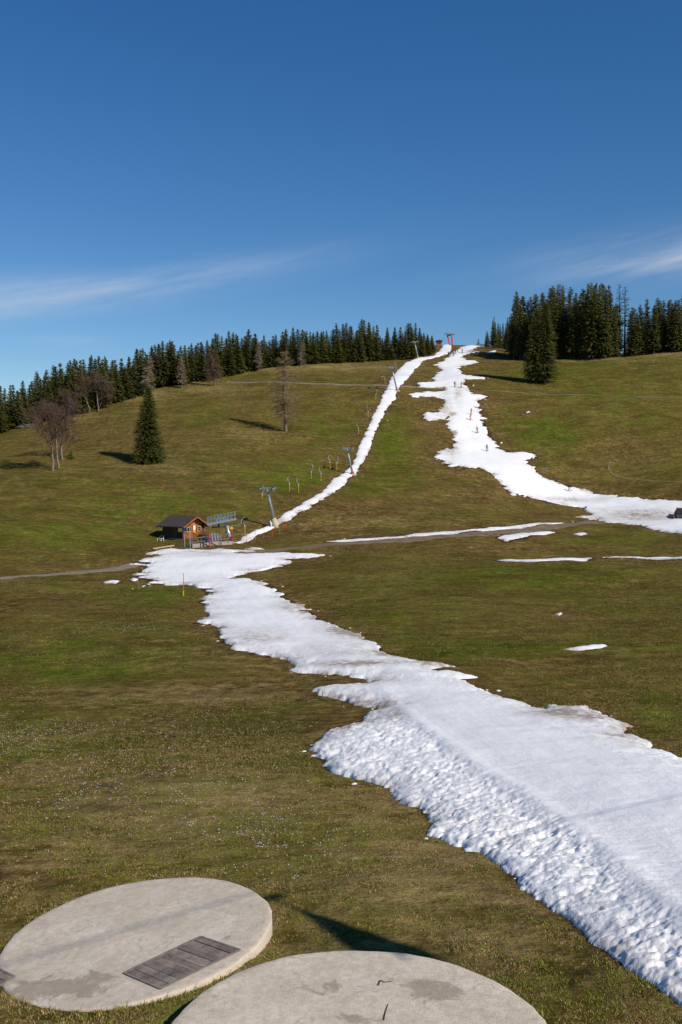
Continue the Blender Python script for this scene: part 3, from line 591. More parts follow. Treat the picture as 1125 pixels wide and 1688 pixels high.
MB().tube([(-lx-.25, -ly-oe, he-.35), (-lx-.25, -ly-oe*.5, he-.62), (-lx-.1, -ly-.1, he-.75), (-lx-.1, -ly-.1, .1)], .045, 8).build('downpipe', dsteel, HUT)
MB().tube([(lx+.14, ly+.02, .1), (lx+.14, ly+.02, he)], .04, 8).build('downpipe', mat('pale_pipe', (.6, .55, .5), .5), HUT)
def window(y, z, w, h, side=False):
    x = lx+.15; f = MB()
    for (cy, cz, sy2, sz2) in ((y, z+h/2, w+.22, .12), (y, z-h/2, w+.26, .12), (y-w/2, z, .12, h), (y+w/2, z, .12, h)): f.box((x, cy, cz), (.08, sy2, sz2))
    f.box((x+.01, y, z), (.05, .05, h-.1)); f.box((x+.012, y, z), (.045, w-.1, .05))
    wo_ = f.build('window', pine, HUT)
    MB().box((x-.02, y, z), (.03, w-.02, h-.02)).build('pane', glass, wo_)
window(.95, 1.62, .62, .80); window(-1.15, 1.55, .62, .72)
MB().box((lx+.16, -.02, 1.82), (.04, .42, .72)).build('notice_board', white, HUT)
MB().box((lx+.17, -.02, 1.22), (.05, .42, .44)).build('notice_board', tag_m if False else mat('yellow_sign', (.75, .45, .05), .5), HUT)
dd = MB(); dd.box((.55, -ly-.06, 1.05), (.85, .06, 1.9)); do = dd.build('door', mat('door_boards', (.085, .05, .028), .7, var=.3), HUT); MB().box((.88, -ly-.11, 1.05), (.04, .05, .14)).build('handle', steel, do)
ww = MB()
for (cx_, cz, a_, b_) in ((1.7, 1.95, .75, .08), (1.7, 1.2, .75, .08), (1.35, 1.57, .08, .8), (2.05, 1.57, .08, .8)): ww.box((cx_, -ly-.07, cz), (a_, .08, b_))
wq = ww.build('window', mat('grey_frame', (.2, .19, .18), .6), HUT); MB().box((1.7, -ly-.055, 1.57), (.66, .03, .7)).build('pane', glass, wq)
# white framed bench beside the hut
p = hit(265, 892); bt = thing('garden_bench', 'small bench with white side frames left of the log hut', 'bench', tuple(p), RZ)
for k, x in enumerate((-.48, .48)):
    MB().tube([(x, -.25, 0), (x, -.22, .42), (x, .2, .42), (x, .28, .88), (x, .2, .42), (x, .26, 0)], .045, 6).build('side_frame', white, bt)
for z, y in ((.45, -.1), (.45, .08), (.66, .24), (.82, .27)): MB().box((0, y, z), (1.0, .14 if z < .5 else .03, .03 if z < .5 else .13)).build('slat', wood_w, bt)
# plank on the ground
p = hit(252, 907); q = hit(287, 902); tag(MB().bar(p+Vector((0, 0, .22)), q+Vector((0, 0, .26)), .3, .16).bar(p.lerp(q, .2)+Vector((0, -.2, .05)), p.lerp(q, .2)+Vector((0, .3, .05)), .15, .14).bar(p.lerp(q, .85)+Vector((0, -.2, .05)), p.lerp(q, .85)+Vector((0, .3, .05)), .15, .18).build('timber_beam', pine), 'pale timber beam lying on blocks in front of the hut', 'beam')
# sign frame with three boards
pa = hit(305, 902); pb = hit(314, 905)
sf = thing('sign_frame', 'two grey posts carrying yellow, blue and green boards before the hut', 'sign', tuple(pa)); dv = pb-pa
MB().tube([(0, 0, 0), (-.1, 0, 2.95)], .06, 8).build('post', steel, sf); MB().tube([tuple(dv), (dv.x-.1, dv.y, dv.z+3.25)], .06, 8).build('post', steel, sf)
for (c0, c1, col, z) in (((-.95), (-.35), (.30, .27, .03), 2.55), ((-.25), (.38), (.045, .07, .17), 2.62), ((.45), (.92), (.03, .10, .06), 2.66)):
    bb = MB(); bb.bar((c0, -.09, z), (c1, -.09+dv.y*.2, z+.03), .035, .52); bb.build('sign_board', mat('board_%d' % int(z*100), col, .5, var=.1), sf)
MB().bar((-.95, -.04, 2.5), (.95, .02, 2.6), .05, .08).build('cross_bar', steel, sf)
# loading ramp: plinth, rails, covered machine, tarpaulin, red pole
pa = hit(316, 903); pb = hit(362, 898); pc = hit(380, 897)
rp = thing('loading_ramp', 'low grey concrete loading ramp between sign frame and drive column', 'ramp', tuple(pa))
def seg(bb, p, q, z0, z1, w): bb.quadbox([Vector((x, y, zz)) for zz in (0, 1) for (x, y) in ()]) if False else bb
pm = (pa+pb)/2
d1 = pb-pa
MB().bar((0, 0, .12), tuple(d1+Vector((0, 0, .12))), .5, .85).build('plinth', mat('ramp_concrete', (.33, .28, .25), .9, var=.25), rp)
MB().bar(tuple(d1+Vector((0, .1, .10))), tuple(pc-pa+Vector((0, .1, .12))), .9, .7).build('plinth', mat('ramp_concrete'), rp)
rl = thing('rail_fence', 'weathered wooden rail fence along the loading ramp', 'fence', tuple(pa+Vector((0, .5, 0))))
d2 = Vector((5.2, 1.6, .5))
for i in range(5):
    q = d2*(i/4); MB().tube([tuple(q), tuple(q+Vector((0, 0, 1.45)))], .07, 8).build('post', wood_w, rl)
for z in (.75, 1.38): MB().bar((-.3, -.1, z), tuple(d2*1.05+Vector((0, -.1, z))), .05, .15).build('rail', wood_w, rl)
# small machine under a black cover
def blob(name, m, parent, c, r, seed, k=3):
    import bmesh
    bm = bmesh.new(); bmesh.ops.create_icosphere(bm, subdivisions=k, radius=1)
    for v in bm.verts:
        d = v.co.copy(); nn = 1+.16*math.sin(5*d.x+seed)*math.cos(4*d.y+seed*2)+.10*math.sin(9*d.z+seed)
        v.co = Vector((math.copysign(abs(d.x)**.6, d.x)*r[0]*nn, math.copysign(abs(d.y)**.6, d.y)*r[1]*nn, max(math.copysign(abs(d.z)**.7, d.z)*r[2]*nn, -r[2]*.9)))+Vector(c)
    me = bpy.data.meshes.new(name); bm.to_mesh(me); bm.free(); me.materials.append(m); return link(name, me, parent, None, True)
q = hit(336, 897); tag(blob('covered_machine', mat('black_cover', (.02, .022, .024), .7), None, (0, 0, .75), (.75, .5, .65), 1.0), 'machine under a black cover behind the ramp rails', 'machine'); bpy.data.objects['covered_machine'].location = tuple(q+Vector((0, .9, 0)))
q = hit(356, 897); tp = thing('hanging_tarpaulin', 'grey violet tarpaulin hung between rail fence and drive column', 'tarpaulin', tuple(q))
bb = MB(); nx_ = 14
for i in range(nx_+1):
    for j in range(7):
        x = -.85+1.7*i/nx_; z = .35+1.15*j/6+.22*math.sin(i*.23+.2)*(j/6)+.12*math.cos(i*.9)*(1-j/6); bb.v.append((x, .12*math.sin(i*1.7+j*.5)*(1-j/9), z))
for i in range(nx_):
    for j in range(6): bb.f.append((i*7+j, (i+1)*7+j, (i+1)*7+j+1, i*7+j+1))
bb.build('sheet', mat('grey_tarp', (.24, .22, .25), .8, var=.3), tp)
for x in (-.85, .85): MB().tube([(x, 0, 0), (x, 0, 1.7)], .05, 6).build('post', wood_w, tp)
q = hit(346, 903); rpole = thing('padded_pole', 'thick red padded pole in front of the loading ramp', 'pole', tuple(q))
redm = mat('red_pad', (.55, .035, .03), .6, var=.1); MB().tube([(0, 0, .15), (-.08, 0, 2.0)], .11, 10).build('pad', redm, rpole); MB().tube([(0, 0, 0), (-.1, 0, 2.3)], .04, 8).build('pole', redm, rpole); MB().disc((-.05, -.12, 1.25), .22, .05, 'y', 14).build('round_sign', mat('violet_sign', (.12, .05, .14), .5), rpole)

# ------------------------------------------------------------------ drag lift: drive station, pylons, cables, T-bars
orange = mat('orange_pole', (.70, .10, .025), .55); yellow = mat('yellow_bar', (.50, .38, .02), .5); rubber = mat('black_rubber', (.025, .025, .027), .7)
q = hit(378, 895); ds = thing('drive_station', 'grey steel drag lift drive station with railed platform on one column', 'lift station', tuple(q))
MB().tube([(.25, 0, -.3), (-.35, 0, 2.9)], [.36, .32], 14).build('column', steel, ds, True)
MB().box((.1, 0, .0), (1.1, 1.0, .5)).build('footing', mat('ramp_concrete'), ds)
MB().box((.35, -.2, .55), (.45, .5, .9)).build('pad', mat('dark_red_pad', (.22, .03, .03), .7), ds)
bb = MB()
for y in (-.75, .75): bb.bar((-3.3, y, 2.85), (1.1, y, 3.75), .16, .32)
for t_ in (0, .2, .4, .6, .8, 1): x = -3.25+4.3*t_; z = 2.86+.88*t_; bb.bar((x, -.72, z), (x, .72, z), .12, .22)
bb.build('platform_frame', steel, ds)
MB().quadbox([(-2.3, -.5, 3.1), (-.2, -.5, 3.52), (-.2, .5, 3.52), (-2.3, .5, 3.1), (-1.8, -.4, 3.85), (-.5, -.4, 4.1), (-.5, .4, 4.1), (-1.8, .4, 3.85)]).build('motor_housing', mat('housing_blue', (.20, .27, .36), .4, .2), ds)
bw = MB(); bw.ring((-1.6, 0, 2.45), 1.05, .10, 'z', 28)
bw_o = bw.build('bull_wheel', dsteel, ds, True)
for i in range(6):
    a = i*math.pi/3; MB().bar((-1.6, 0, 2.45), (-1.6+math.cos(a)*1.0, math.sin(a)*1.0, 2.45), .09, .07).build('spoke', dsteel, bw_o)
MB().tube([(-1.6, 0, 2.3), (-1.6, 0, 3.1)], .16, 10).build('axle', dsteel, ds)
for i in range(9):
    t_ = i/8; x = -3.3+4.2*t_; z = 3.0+.86*t_
    for y in (-.78, .78): MB().tube([(x, y, z), (x, y, z+1.05)], .035, 6).build('railing_post', steel, ds)
for y in (-.78, .78):
    for h in (.55, 1.05): MB().tube([(-3.3, y, 3.0+h), (.9, y, 3.86+h)], .03, 6).build('rail', steel, ds)
for x in (-3.3, .9):
    MB().tube([(x, -.78, 3.0+.2*(x+3.3)+1.05), (x, .78, 3.0+.2*(x+3.3)+1.05)], .03, 6).build('rail', steel, ds)
MB().tube([(.2, 0, 2.7), (1.4, -.3, 2.7), (1.9, -.3, 3.1), (2.1, -.2, 3.9)], .07, 8).build('rope_guide', steel, ds)
for z in (3.35, 3.75, 4.1): MB().disc((2.1, -.2, z), .2, .12, 'y', 14).build('guide_wheel', dsteel, ds)
MB().box((.45, -.45, 2.35), (.4, .06, .45)).build('warning_sign', mat('yellow_sign'), ds)

PYL = [(455, 869, 6.6, 'sand'), (582, 783, 5.9, 'red'), (655, 645, 7.1, 'red'), (690, 592, 6.5, 'yellow')]
heads = []
concr = mat('sand_concrete', (.52, .42, .27), .9, var=.15)
names = ['leaning grey lift pylon with sand coloured concrete foot, nearest the hut', 'leaning grey lift pylon halfway up the snow track, next above the nearest one', 'leaning grey lift pylon where the gravel path meets the snow track', 'leaning grey lift pylon with yellow foot near the hilltop']
bases = [hit(u, v) for (u, v, h, c) in PYL]; topp = hit(741, 568)
for i, (u, v, h, c) in enumerate(PYL):
    p = bases[i]; nx_ = bases[i+1] if i < 3 else topp; pr = bases[i-1] if i > 0 else q
    d = (nx_-pr); rz = math.atan2(d.y, d.x)-math.pi/2; pitch = d.z/math.hypot(d.x, d.y)
    t = thing('lift_pylon', names[i], 'lift pylon', tuple(p), rz, 'drag lift pylons along the snow track')
    R_ = Matrix.Rotation(-rz, 3, 'Z'); lean = R_ @ Vector((-.225*h, -.03*h, h))        # mast leans to the left of the picture
    k = lean/h
    MB().tube([tuple(k*-.8), tuple(k*(1.5 if i == 0 else .7))], [.5, .42], 10).build('foot', concr if c == 'sand' else mat('red_pad') if c == 'red' else mat('yellow_sign') if c == 'yellow' else concr, t, True)
    MB().tube([tuple(k*.4), tuple(k*h*.55), tuple(lean)], [.235, .21, .16], 12).build('mast', steel, t, True)
    MB().tube([tuple(k*(h*.55-.06)), tuple(k*(h*.55+.06))], .26, 12).build('flange', steel, t)
    a0 = lean+Vector((0, 0, .05))
    bb = MB(); bb.bar(a0+Vector((-1.15, 0, .05)), a0+Vector((1.25, 0, .05)), .16, .2); bb.bar(a0+Vector((-1.1, -.5, -.15)), a0+Vector((1.2, -.5, -.15)), .09, .1); bb.bar(a0+Vector((-.5, 0, -.9)), a0+Vector((.9, -.1, -.5)), .07, .07)
    bb.bar(k*(h-1.0), a0+Vector((-.7, 0, 0)), .08, .08); bb.bar(k*(h-1.0), a0+Vector((.8, 0, 0)), .08, .08)
    bb.build('cross_arm', steel, t)
    for sx_ in (-1, 1):
        c0 = a0+Vector((1.15*sx_, 0, -.05)); bb = MB(); bb.bar(c0+Vector((-.1, -.8, -.8*pitch)), c0+Vector((-.1, .8, .8*pitch)), .06, .2); bb.bar(c0+Vector((.1, -.8, -.8*pitch)), c0+Vector((.1, .8, .8*pitch)), .06, .2)
        bb.bar(c0+Vector((.3*sx_, -.7, -.5)), c0+Vector((.3*sx_, .7, .2)), .05, .05); bb.bar(c0+Vector((.3*sx_, -.7, -.5)), c0+Vector((0, -.7, -.1)), .05, .05); bb.bar(c0+Vector((.3*sx_, .7, .2)), c0+Vector((0, .7, .1)), .05, .05)
        so = bb.build('sheave_frame', steel, t)
        for y in (-.65, -.22, .22, .65): MB().disc(c0+Vector((0, y, y*pitch+.1)), .19, .12, 'x', 14).build('wheel', dsteel, so)
    for s_ in (-1, 1): MB().bar(k*1.2+Vector((.22, s_*.14, 0)), k*(h-.4)+Vector((.16, s_*.14, 0)), .03).build('ladder_stile', steel, t)
    for j in range(int(h/.45)):
        pz = k*(1.3+j*.42)+Vector((.2, 0, 0)); MB().bar(pz+Vector((0, -.14, 0)), pz+Vector((0, .14, 0)), .025).build('ladder_rung', steel, t)
    if i == 0:
        MB().bar(k*.1+Vector((-.75, -.5, .1)), k*1.2+Vector((-.75, -.5, .1)), .5, .12).build('mat', mat('violet_mat', (.09, .04, .13), .7), t)
        MB().bar(k*.0+Vector((-.5, -.62, 0)), k*1.1+Vector((-.5, -.62, 0)), .22, .12).build('mat', white, t)
    if i in (1, 2): MB().box((.1, -.1, .05), (1.3, 1.0, .35)).build('plinth', mat('pale_plinth', (.62, .58, .52), .9), t)
    Mz = Matrix.Rotation(rz, 3, 'Z')
    heads.append([p+Mz @ (a0+Vector((1.15*sx_, 0, .25))) for sx_ in (-1, 1)])
dsw = [q+Vector((-2.6, 0, 2.5)), q+Vector((2.1, -.2, 3.9))]
ends = [topp+Vector((-.7, 0, 3.6)), topp+Vector((.7, 0, 3.6))]
lines = []
for s_ in (0, 1):
    pts = [dsw[s_]]+[h[s_] for h in heads]+[ends[s_]]; full = []
    for a_, b_ in zip(pts[:-1], pts[1:]):
        for j in range(12):
            t_ = j/12; full.append(a_.lerp(b_, t_)-Vector((0, 0, 4*t_*(1-t_)*(b_-a_).length*.012)))
    full.append(pts[-1]); lines.append(full)
    tag(MB().tube(full, .013, 5).build('lift_cable', dsteel), ['thin drag lift cable on the left side of the pylons', 'thin drag lift cable on the right side of the pylons'][s_], 'cable')
# T-bars hanging from the cables
t0 = thing('drag_bar', 'drag lift bar', 'drag bar', (0, 0, 0))
MB().tube([(0, 0, .05), (-.10, 0, -.25), (-.22, 0, -.55), (-.1, 0, -.85), (.12, 0, -1.2), (.18, 0, -1.4)], .033, 6).build('rope', mat('pale_rope', (.5, .52, .52), .6), t0)
MB().tube([(.18, 0, -1.3), (.18, 0, -1.62)], .085, 8).build('reel', mat('pale_rope'), t0)
MB().tube([(.18, 0, -1.55), (.2, 0, -2.95)], .055, 8).build('bar', yellow, t0)
MB().tube([(-.08, 0, -2.95), (.48, 0, -2.95)], .05, 6).build('cross_piece', rubber, t0)
def on_line(s_, u):
    best = min(range(len(lines[s_])-1), key=lambda j: abs((to_px(*lines[s_][j])[0]+to_px(*lines[s_][j+1])[0])/2-u))
    a_, b_ = lines[s_][best], lines[s_][best+1]; ua, ub = to_px(*a_)[0], to_px(*b_)[0]; return a_.lerp(b_, min(max((u-ua)/(ub-ua), 0), 1))
bars = [(1,402,'just right of the drive station'),(0,434,'left of the nearest pylon'),(0,476,'first of the pair above the nearest pylon'),(1,491,'second of the pair above the nearest pylon'),(0,515,'left of the second pair above the nearest pylon'),(1,528,'right of the second pair above the nearest pylon'),(0,543,'left of the pair below the second pylon'),(1,557,'right of the pair below the second pylon'),(0,590,'first above the second pylon'),(0,606,'second above the second pylon'),(0,621,'just below the pylon at the gravel path'),(0,634,'lower left of the third pylon head'),(0,652,'just above the gravel path')]
for i, (s_, u, where) in enumerate(bars):
    o = t0 if i == 0 else copy_tree(t0); o.location = on_line(s_, u); o.rotation_euler.z = random.uniform(-.4, .4)+(math.pi if i % 3 == 1 else 0)
    tag(o, 'hanging yellow drag bar with pale rope, '+where, 'drag bar', 'yellow drag bars on the lift cable')
# slender orange poles
def pole(u, v, h, label, r=.028):
    p = hit(u, v); t = thing('marker_pole', label, 'pole', tuple(p), 0, 'orange marker poles')
    l = random.uniform(-.05, .05); MB().tube([(0, 0, -.2), (l*h, 0, h)], [r, r*.7], 6).build('shaft', orange, t); MB().tube([(0, 0, -.1), (l*h*.2, 0, h*.2)], r*1.7, 6).build('sleeve', yellow if h > 2 else orange, t)
pole(302.5, 982, 2.5, 'tall orange pole standing alone in grass left of the piste', .05)
for k, (u, v, h, w) in enumerate([(384,890,1.7,'beside the drive column'),(407,893,1.5,'first right of the drive column on the track edge'),(421,890,1.7,'second right of the drive column on the track edge'),(435,887,1.7,'third right of the drive column on the track edge'),(449,882,1.4,'just left of the sand coloured pylon foot'),(461,879,1.2,'just right of the sand coloured pylon foot'),(472,872,1.5,'on the track edge above the sand coloured pylon foot')]):
    pole(u, v, h, 'slim orange pole '+w, .035)
# hilltop: return station, red pads, little tower hut, orange mesh fence
ts = thing('return_station', 'lift return station with red padded legs on the hilltop', 'lift station', tuple(topp))
MB().bar((.1, 0, 0), (-.9, 0, 4.6), .5, .5).build('leg', redm, ts); MB().bar((1.3, -.2, 0), (1.1, -.2, 3.9), .95, .5).build('leg', redm, ts)
MB().bar((-2.2, 0, 5.0), (2.4, 0, 4.7), .3, .35).build('cross_arm', dsteel, ts); MB().disc((0, 0, 4.3), 1.1, .18, 'z', 20).build('return_wheel', dsteel, ts)
for x in (-1.8, -.9, .6, 1.5): MB().tube([(x, 0, 4.8), (x, 0, 5.7)], .06, 6).build('railing_post', steel, ts)
MB().tube([(-1.9, 0, 5.7), (1.7, 0, 5.6)], .05, 6).build('rail', steel, ts)
p = hit(725, 575); th = thing('tower_hut', 'tiny red brown hut with flat dark roof on the hilltop', 'hut', tuple(p+Vector((0, 3, -.5))))
MB().quadbox([(-2.0, -1.5, -1), (2.0, -1.5, -1), (2.0, 1.5, -1), (-2.0, 1.5, -1), (-1.3, -1.2, 2.2), (1.3, -1.2, 2.2), (1.3, 1.2, 2.2), (-1.3, 1.2, 2.2)]).build('base', mat('grassy_base', (.12, .085, .05), .95, var=.3), th)
MB().box((0, 0, 3.1), (2.3, 2.0, 1.9)).build('wall', mat('red_boards', (.30, .075, .035), .7, var=.2), th); MB().box((0, -1.02, 3.3), (1.5, .06, .7)).build('window', glass, th)
MB().quadbox([(-1.7, -1.5, 4.05), (1.7, -1.5, 4.05), (1.7, 1.5, 4.05), (-1.7, 1.5, 4.05), (-.9, -.8, 4.6), (.9, -.8, 4.6), (.9, .8, 4.36), (-.9, .8, 4.6)]).build('roof', logd, th)
MB().tube([(.3, 0, 4.4), (.3, 0, 5.0)], .15, 8).build('chimney', dsteel, th)
p = hit(786, 569.5); p2 = hit(802, 569.5); mf = thing('mesh_fence', 'low orange safety mesh fence on the skyline', 'fence', tuple(p)); d = p2-p; d.z = gz(p2.x, p2.y)-p.z
for i in range(5): MB().tube([tuple(d*(i/4)), tuple(d*(i/4)+Vector((0, 0, 1.1)))], .05, 6).build('post', orange, mf)
bb = MB()
for i in range(24): bb.bar(d*(i/24)+Vector((0, 0, .15)), d*((i+1)/24)+Vector((0, 0, 1.0)), .03, .05); bb.bar(d*(i/24)+Vector((0, 0, 1.0)), d*((i+1)/24)+Vector((0, 0, .15)), .03, .05)
bb.build('netting', orange, mf)
# discs on thin poles along the piste
for (u, v, h, col, lb) in ((781,644,1.6,'w','upper right piste edge by the path'),(827,742,1.9,'w','right piste edge above the side spur'),(800,680,2.4,'b','right piste edge halfway up'),(902,785,1.9,'b','right piste edge above the bend'),(966,848,1.5,'b','grass corner by the dirt road')):
    p = hit(u, v); t = thing('piste_marker', ('white' if col == 'w' else 'blue')+' disc on thin pole at the '+lb, 'sign', tuple(p), random.uniform(-.2, .2), 'piste marker discs')
    MB().tube([(0, 0, -.1), (0, 0, h)], .03, 6).build('pole', dsteel, t); MB().disc((0, -.05, h), .23, .06, 'y', 16).build('disc', white if col == 'w' else mat('sign_blue', (.07, .19, .42), .4), t)

# ------------------------------------------------------------------ trees
def leafmat(name, col):
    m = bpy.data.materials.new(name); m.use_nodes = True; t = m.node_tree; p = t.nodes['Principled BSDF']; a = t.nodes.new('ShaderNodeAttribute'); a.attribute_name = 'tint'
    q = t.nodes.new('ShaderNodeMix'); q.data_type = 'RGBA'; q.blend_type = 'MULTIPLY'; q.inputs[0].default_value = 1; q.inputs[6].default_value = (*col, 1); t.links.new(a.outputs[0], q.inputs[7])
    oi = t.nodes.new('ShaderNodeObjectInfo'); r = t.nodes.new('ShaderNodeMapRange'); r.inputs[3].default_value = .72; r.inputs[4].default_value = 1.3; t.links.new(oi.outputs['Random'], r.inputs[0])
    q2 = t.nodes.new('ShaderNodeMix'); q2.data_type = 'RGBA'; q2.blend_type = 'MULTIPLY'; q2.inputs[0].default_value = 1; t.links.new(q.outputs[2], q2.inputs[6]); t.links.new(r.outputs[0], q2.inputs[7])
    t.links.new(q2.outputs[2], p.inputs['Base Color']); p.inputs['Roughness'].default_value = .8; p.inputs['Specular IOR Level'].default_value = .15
    return m
needle = leafmat('spruce_needles', (.088, .098, .023)); bark = mat('spruce_bark', (.11, .075, .05), .95, var=.4, scale=3, bump=.5)
def spruce_meshes(seed, h, R, lev=46, nb=8, ns=6, z0=.04, gap=0.0, sp=1.0, powr=.85):
    r = np.random.default_rng(seed); C = []; T = []; tint = []
    zs = np.linspace(z0*h, h*.985, lev)+r.normal(0, .08, lev)
    for z in zs:
        t = np.clip((z-z0*h)/(h*(1-z0)), 0, 1); Rl = R*((1-t)**powr*(.55+.45*min(1, t*9+.35)))+.10; Rl *= r.uniform(.78, 1.12)
        k = max(4, int(nb*(.5+.5*(1-t))+r.integers(0, 2)))
        for az_ in r.uniform(0, 2*np.pi, k):
            if r.random() < gap: continue
            Lb = Rl*r.uniform(.65, 1.12); m = max(2, int(ns*(.35+.65*Lb/R)*r.uniform(.8, 1.2)))
            f = np.linspace(.22, 1, m); droop = r.uniform(.15, .45)*(1-t*.6); up = .35*t
            ca_, sa_ = np.cos(az_), np.sin(az_)
            for ff in f:
                d = Lb*ff; zz = z-droop*d*ff+up*d; ya = az_+r.normal(0, .55); wdt = (.20+.30*(1-ff)+.10*r.random())*sp*min(1.1, .30+.75*Lb/R); ln = (.55+.35*r.random())*sp*min(1.1, .32+.72*Lb/R)
                c = np.array([ca_*d+r.normal(0, .07), sa_*d+r.normal(0, .07), zz+r.normal(0, .09)]); dv = np.array([np.cos(ya), np.sin(ya), -droop*.9+up*.6+r.normal(0, .2)]); sv = np.array([-np.sin(ya), np.cos(ya), r.normal(0, .35)])
                b = len(C); C += [c-dv*ln*.45, c+sv*wdt*.5, c+dv*ln*.6, c-sv*wdt*.5]; C[-3] = C[-3]-np.array([0, 0, .10*sp]); C[-1] = C[-1]-np.array([0, 0, .10*sp]); T += [(b, b+1, b+2), (b, b+2, b+3)]
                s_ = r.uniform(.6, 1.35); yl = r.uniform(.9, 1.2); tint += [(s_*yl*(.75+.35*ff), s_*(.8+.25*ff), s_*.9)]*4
    b = len(C)                               # leader shoot
    for a in (0, 2.1, 4.2): C += [np.array([.07*math.cos(a), .07*math.sin(a), h*.93]), np.array([.07*math.cos(a+2), .07*math.sin(a+2), h*.93]), np.array([0, 0, h*1.01])]; T += [(len(C)-3, len(C)-2, len(C)-1)]; tint += [(1, 1, 1)]*3
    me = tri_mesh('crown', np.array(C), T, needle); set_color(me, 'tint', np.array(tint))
    tk = MB().tube([(0, 0, -.6), (0, 0, h*.1), (.03, 0, h*.5), (0, 0, h*.95)], [h*.019, h*.015, h*.009, .02], 7).mesh('trunk', bark)
    return me, tk
def tree(name, meshes, loc, rz, s, label, cat='tree', group=None, sxy=None):
    o = thing(name, label, cat, loc, rz, group); o.scale = (sxy or s, sxy or s, s)
    for nm, m_ in zip(('crown', 'trunk'), meshes): link(nm, m_, o)
    return o
PROTO = [spruce_meshes(100+i, 15, [2.5, 2.8, 2.3, 3.0, 2.6, 2.2, 2.9, 2.4][i], 46, 12, 9, [.05, .08, .04, .10, .05, .12, .06, .09][i], [0, .05, 0, .1, .0, .12, .05, .0][i], 1.12, [.95, .85, 1.05, .8, 1.0, .78, .92, .85][i]) for i in range(8)]
TALL = [spruce_meshes(200+i, 24, 3.5, 62, 11, 9, [.06, .10, .05, .03][i], [.08, .14, .05, .05][i], 1.4, [.55, .5, .62, .7][i]) for i in range(4)]
lf = np.array([(-60,738),(-20,722),(0,714),(60,697),(130,680),(170,672),(200,661),(260,640),(330,628),(380,620),(440,606),(500,601),(600,597),(680,591),(712,584)])
lt = np.array([(-60,655),(-20,646),(0,641),(40,632),(70,612),(100,600),(130,592),(165,585),(190,598),(225,580),(250,565),(285,558),(310,570),(360,553),(400,548),(440,549),(470,545),(520,545),(560,537),(585,532),(607,520),(625,545),(650,545),(665,535),(690,535),(704,548),(714,566)])
def forest(front, top, us, rows, dd, label, group, protos, jit=4, first=0.0, thin=1.0, hmin=7, hmax=27, h0=15.0):
    k = 0
    for r_ in range(rows):
        for u in us:
            uu = u+random.uniform(-jit, jit)*.7+r_*jit*1.05
            v = np.interp(uu, front[:, 0], front[:, 1]); p = hit(uu, v); d = p.y+first+r_*dd+random.uniform(-2, 2); x = p.x/p.y*d; z = gz(x, d)
            vt = np.interp(uu, top[:, 0], top[:, 1])+random.choice([-6, -3, 0, 1, 3, 5, 8, 14])*(1 if r_ else 1.3)+(8 if r_ == 0 else 0)
            a_, b_, c_ = ray(uu, vt); h = c_/b_*d-z; h = min(max(h, hmin), hmax)
            m_ = random.choice(protos); s = h/h0
            lb = label
            if group.endswith('ridge forest'): lb = ('front row spruce' if r_ == 0 else 'rear spruce')+' of the left ridge forest, '+('left of the lone spruce' if uu < 245 else 'between lone spruce and tall larch' if uu < 470 else 'between tall larch and lift')
            if group.endswith('hand wood'): lb = ('front row spruce' if r_ == 0 else 'rear spruce')+' of the right wood, '+('in the tall main block' if uu < 1025 else 'in the lower row at the right edge')
            tree('spruce_tree', m_, (x, d, z-.1), random.uniform(0, 6.28), s, lb, 'tree', group, s**.6*random.uniform(.8, 1.05)*thin); k += 1
    return k
nl = forest(lf, lt, np.arange(-18, 712, 12.5), 3, 7.5, 'dark green spruce packed in the forest along the left ridge', 'spruces of the left ridge forest', PROTO, 4, 1.0, 1.45)
rf_ = np.array([(840,590),(860,594),(940,592),(1000,590),(1040,588),(1060,585),(1100,580),(1160,578)])
rt_ = np.array([(838,510),(852,482),(858,478),(868,490),(882,484),(900,480),(912,469),(930,476),(950,480),(970,468),(990,463),(1006,476),(1012,490),(1036,520),(1046,504),(1060,499),(1077,493),(1097,494),(1117,488),(1160,490)])
nr = forest(rf_, rt_, np.concatenate([np.arange(846, 1012, 11), [1040, 1050, 1062, 1077, 1087, 1097, 1108, 1118, 1130, 1144]]), 3, 7, 'tall dark spruce in the dense wood right of the piste', 'spruces of the right hand wood', TALL, 3, 1.0, 1.05, 10, 30, 24.0)
sf_ = np.array([(790,572),(845,577)]); st_ = np.array([(795,545),(802,538),(815,520),(828,528),(836,518),(846,514)])
forest(sf_, st_, [803, 812, 818, 826, 834, 841], 2, 6, 'smaller spruce on the skyline between piste and right wood', 'spruces on the skyline', PROTO, 2, 2, .85)
for u, vt in ((1021, 468), (1030, 472)):     # the thin-crowned pair with sky behind
    p = hit(u, 588); d = p.y+8; x = p.x/p.y*d; z = gz(x, d); a_, b_, c_ = ray(u, vt); h = c_/b_*d-z
    tree('spruce_tree', spruce_meshes(300+u, h, 2.4, 40, 5, 5, .42, .25, 1.15, .45), (x, d, z), 1.0, 1.0, 'sparse high-crowned spruce standing clear of the right wood, '+('left of two' if u < 1025 else 'right of two'))
p = hit(790+0, 573)
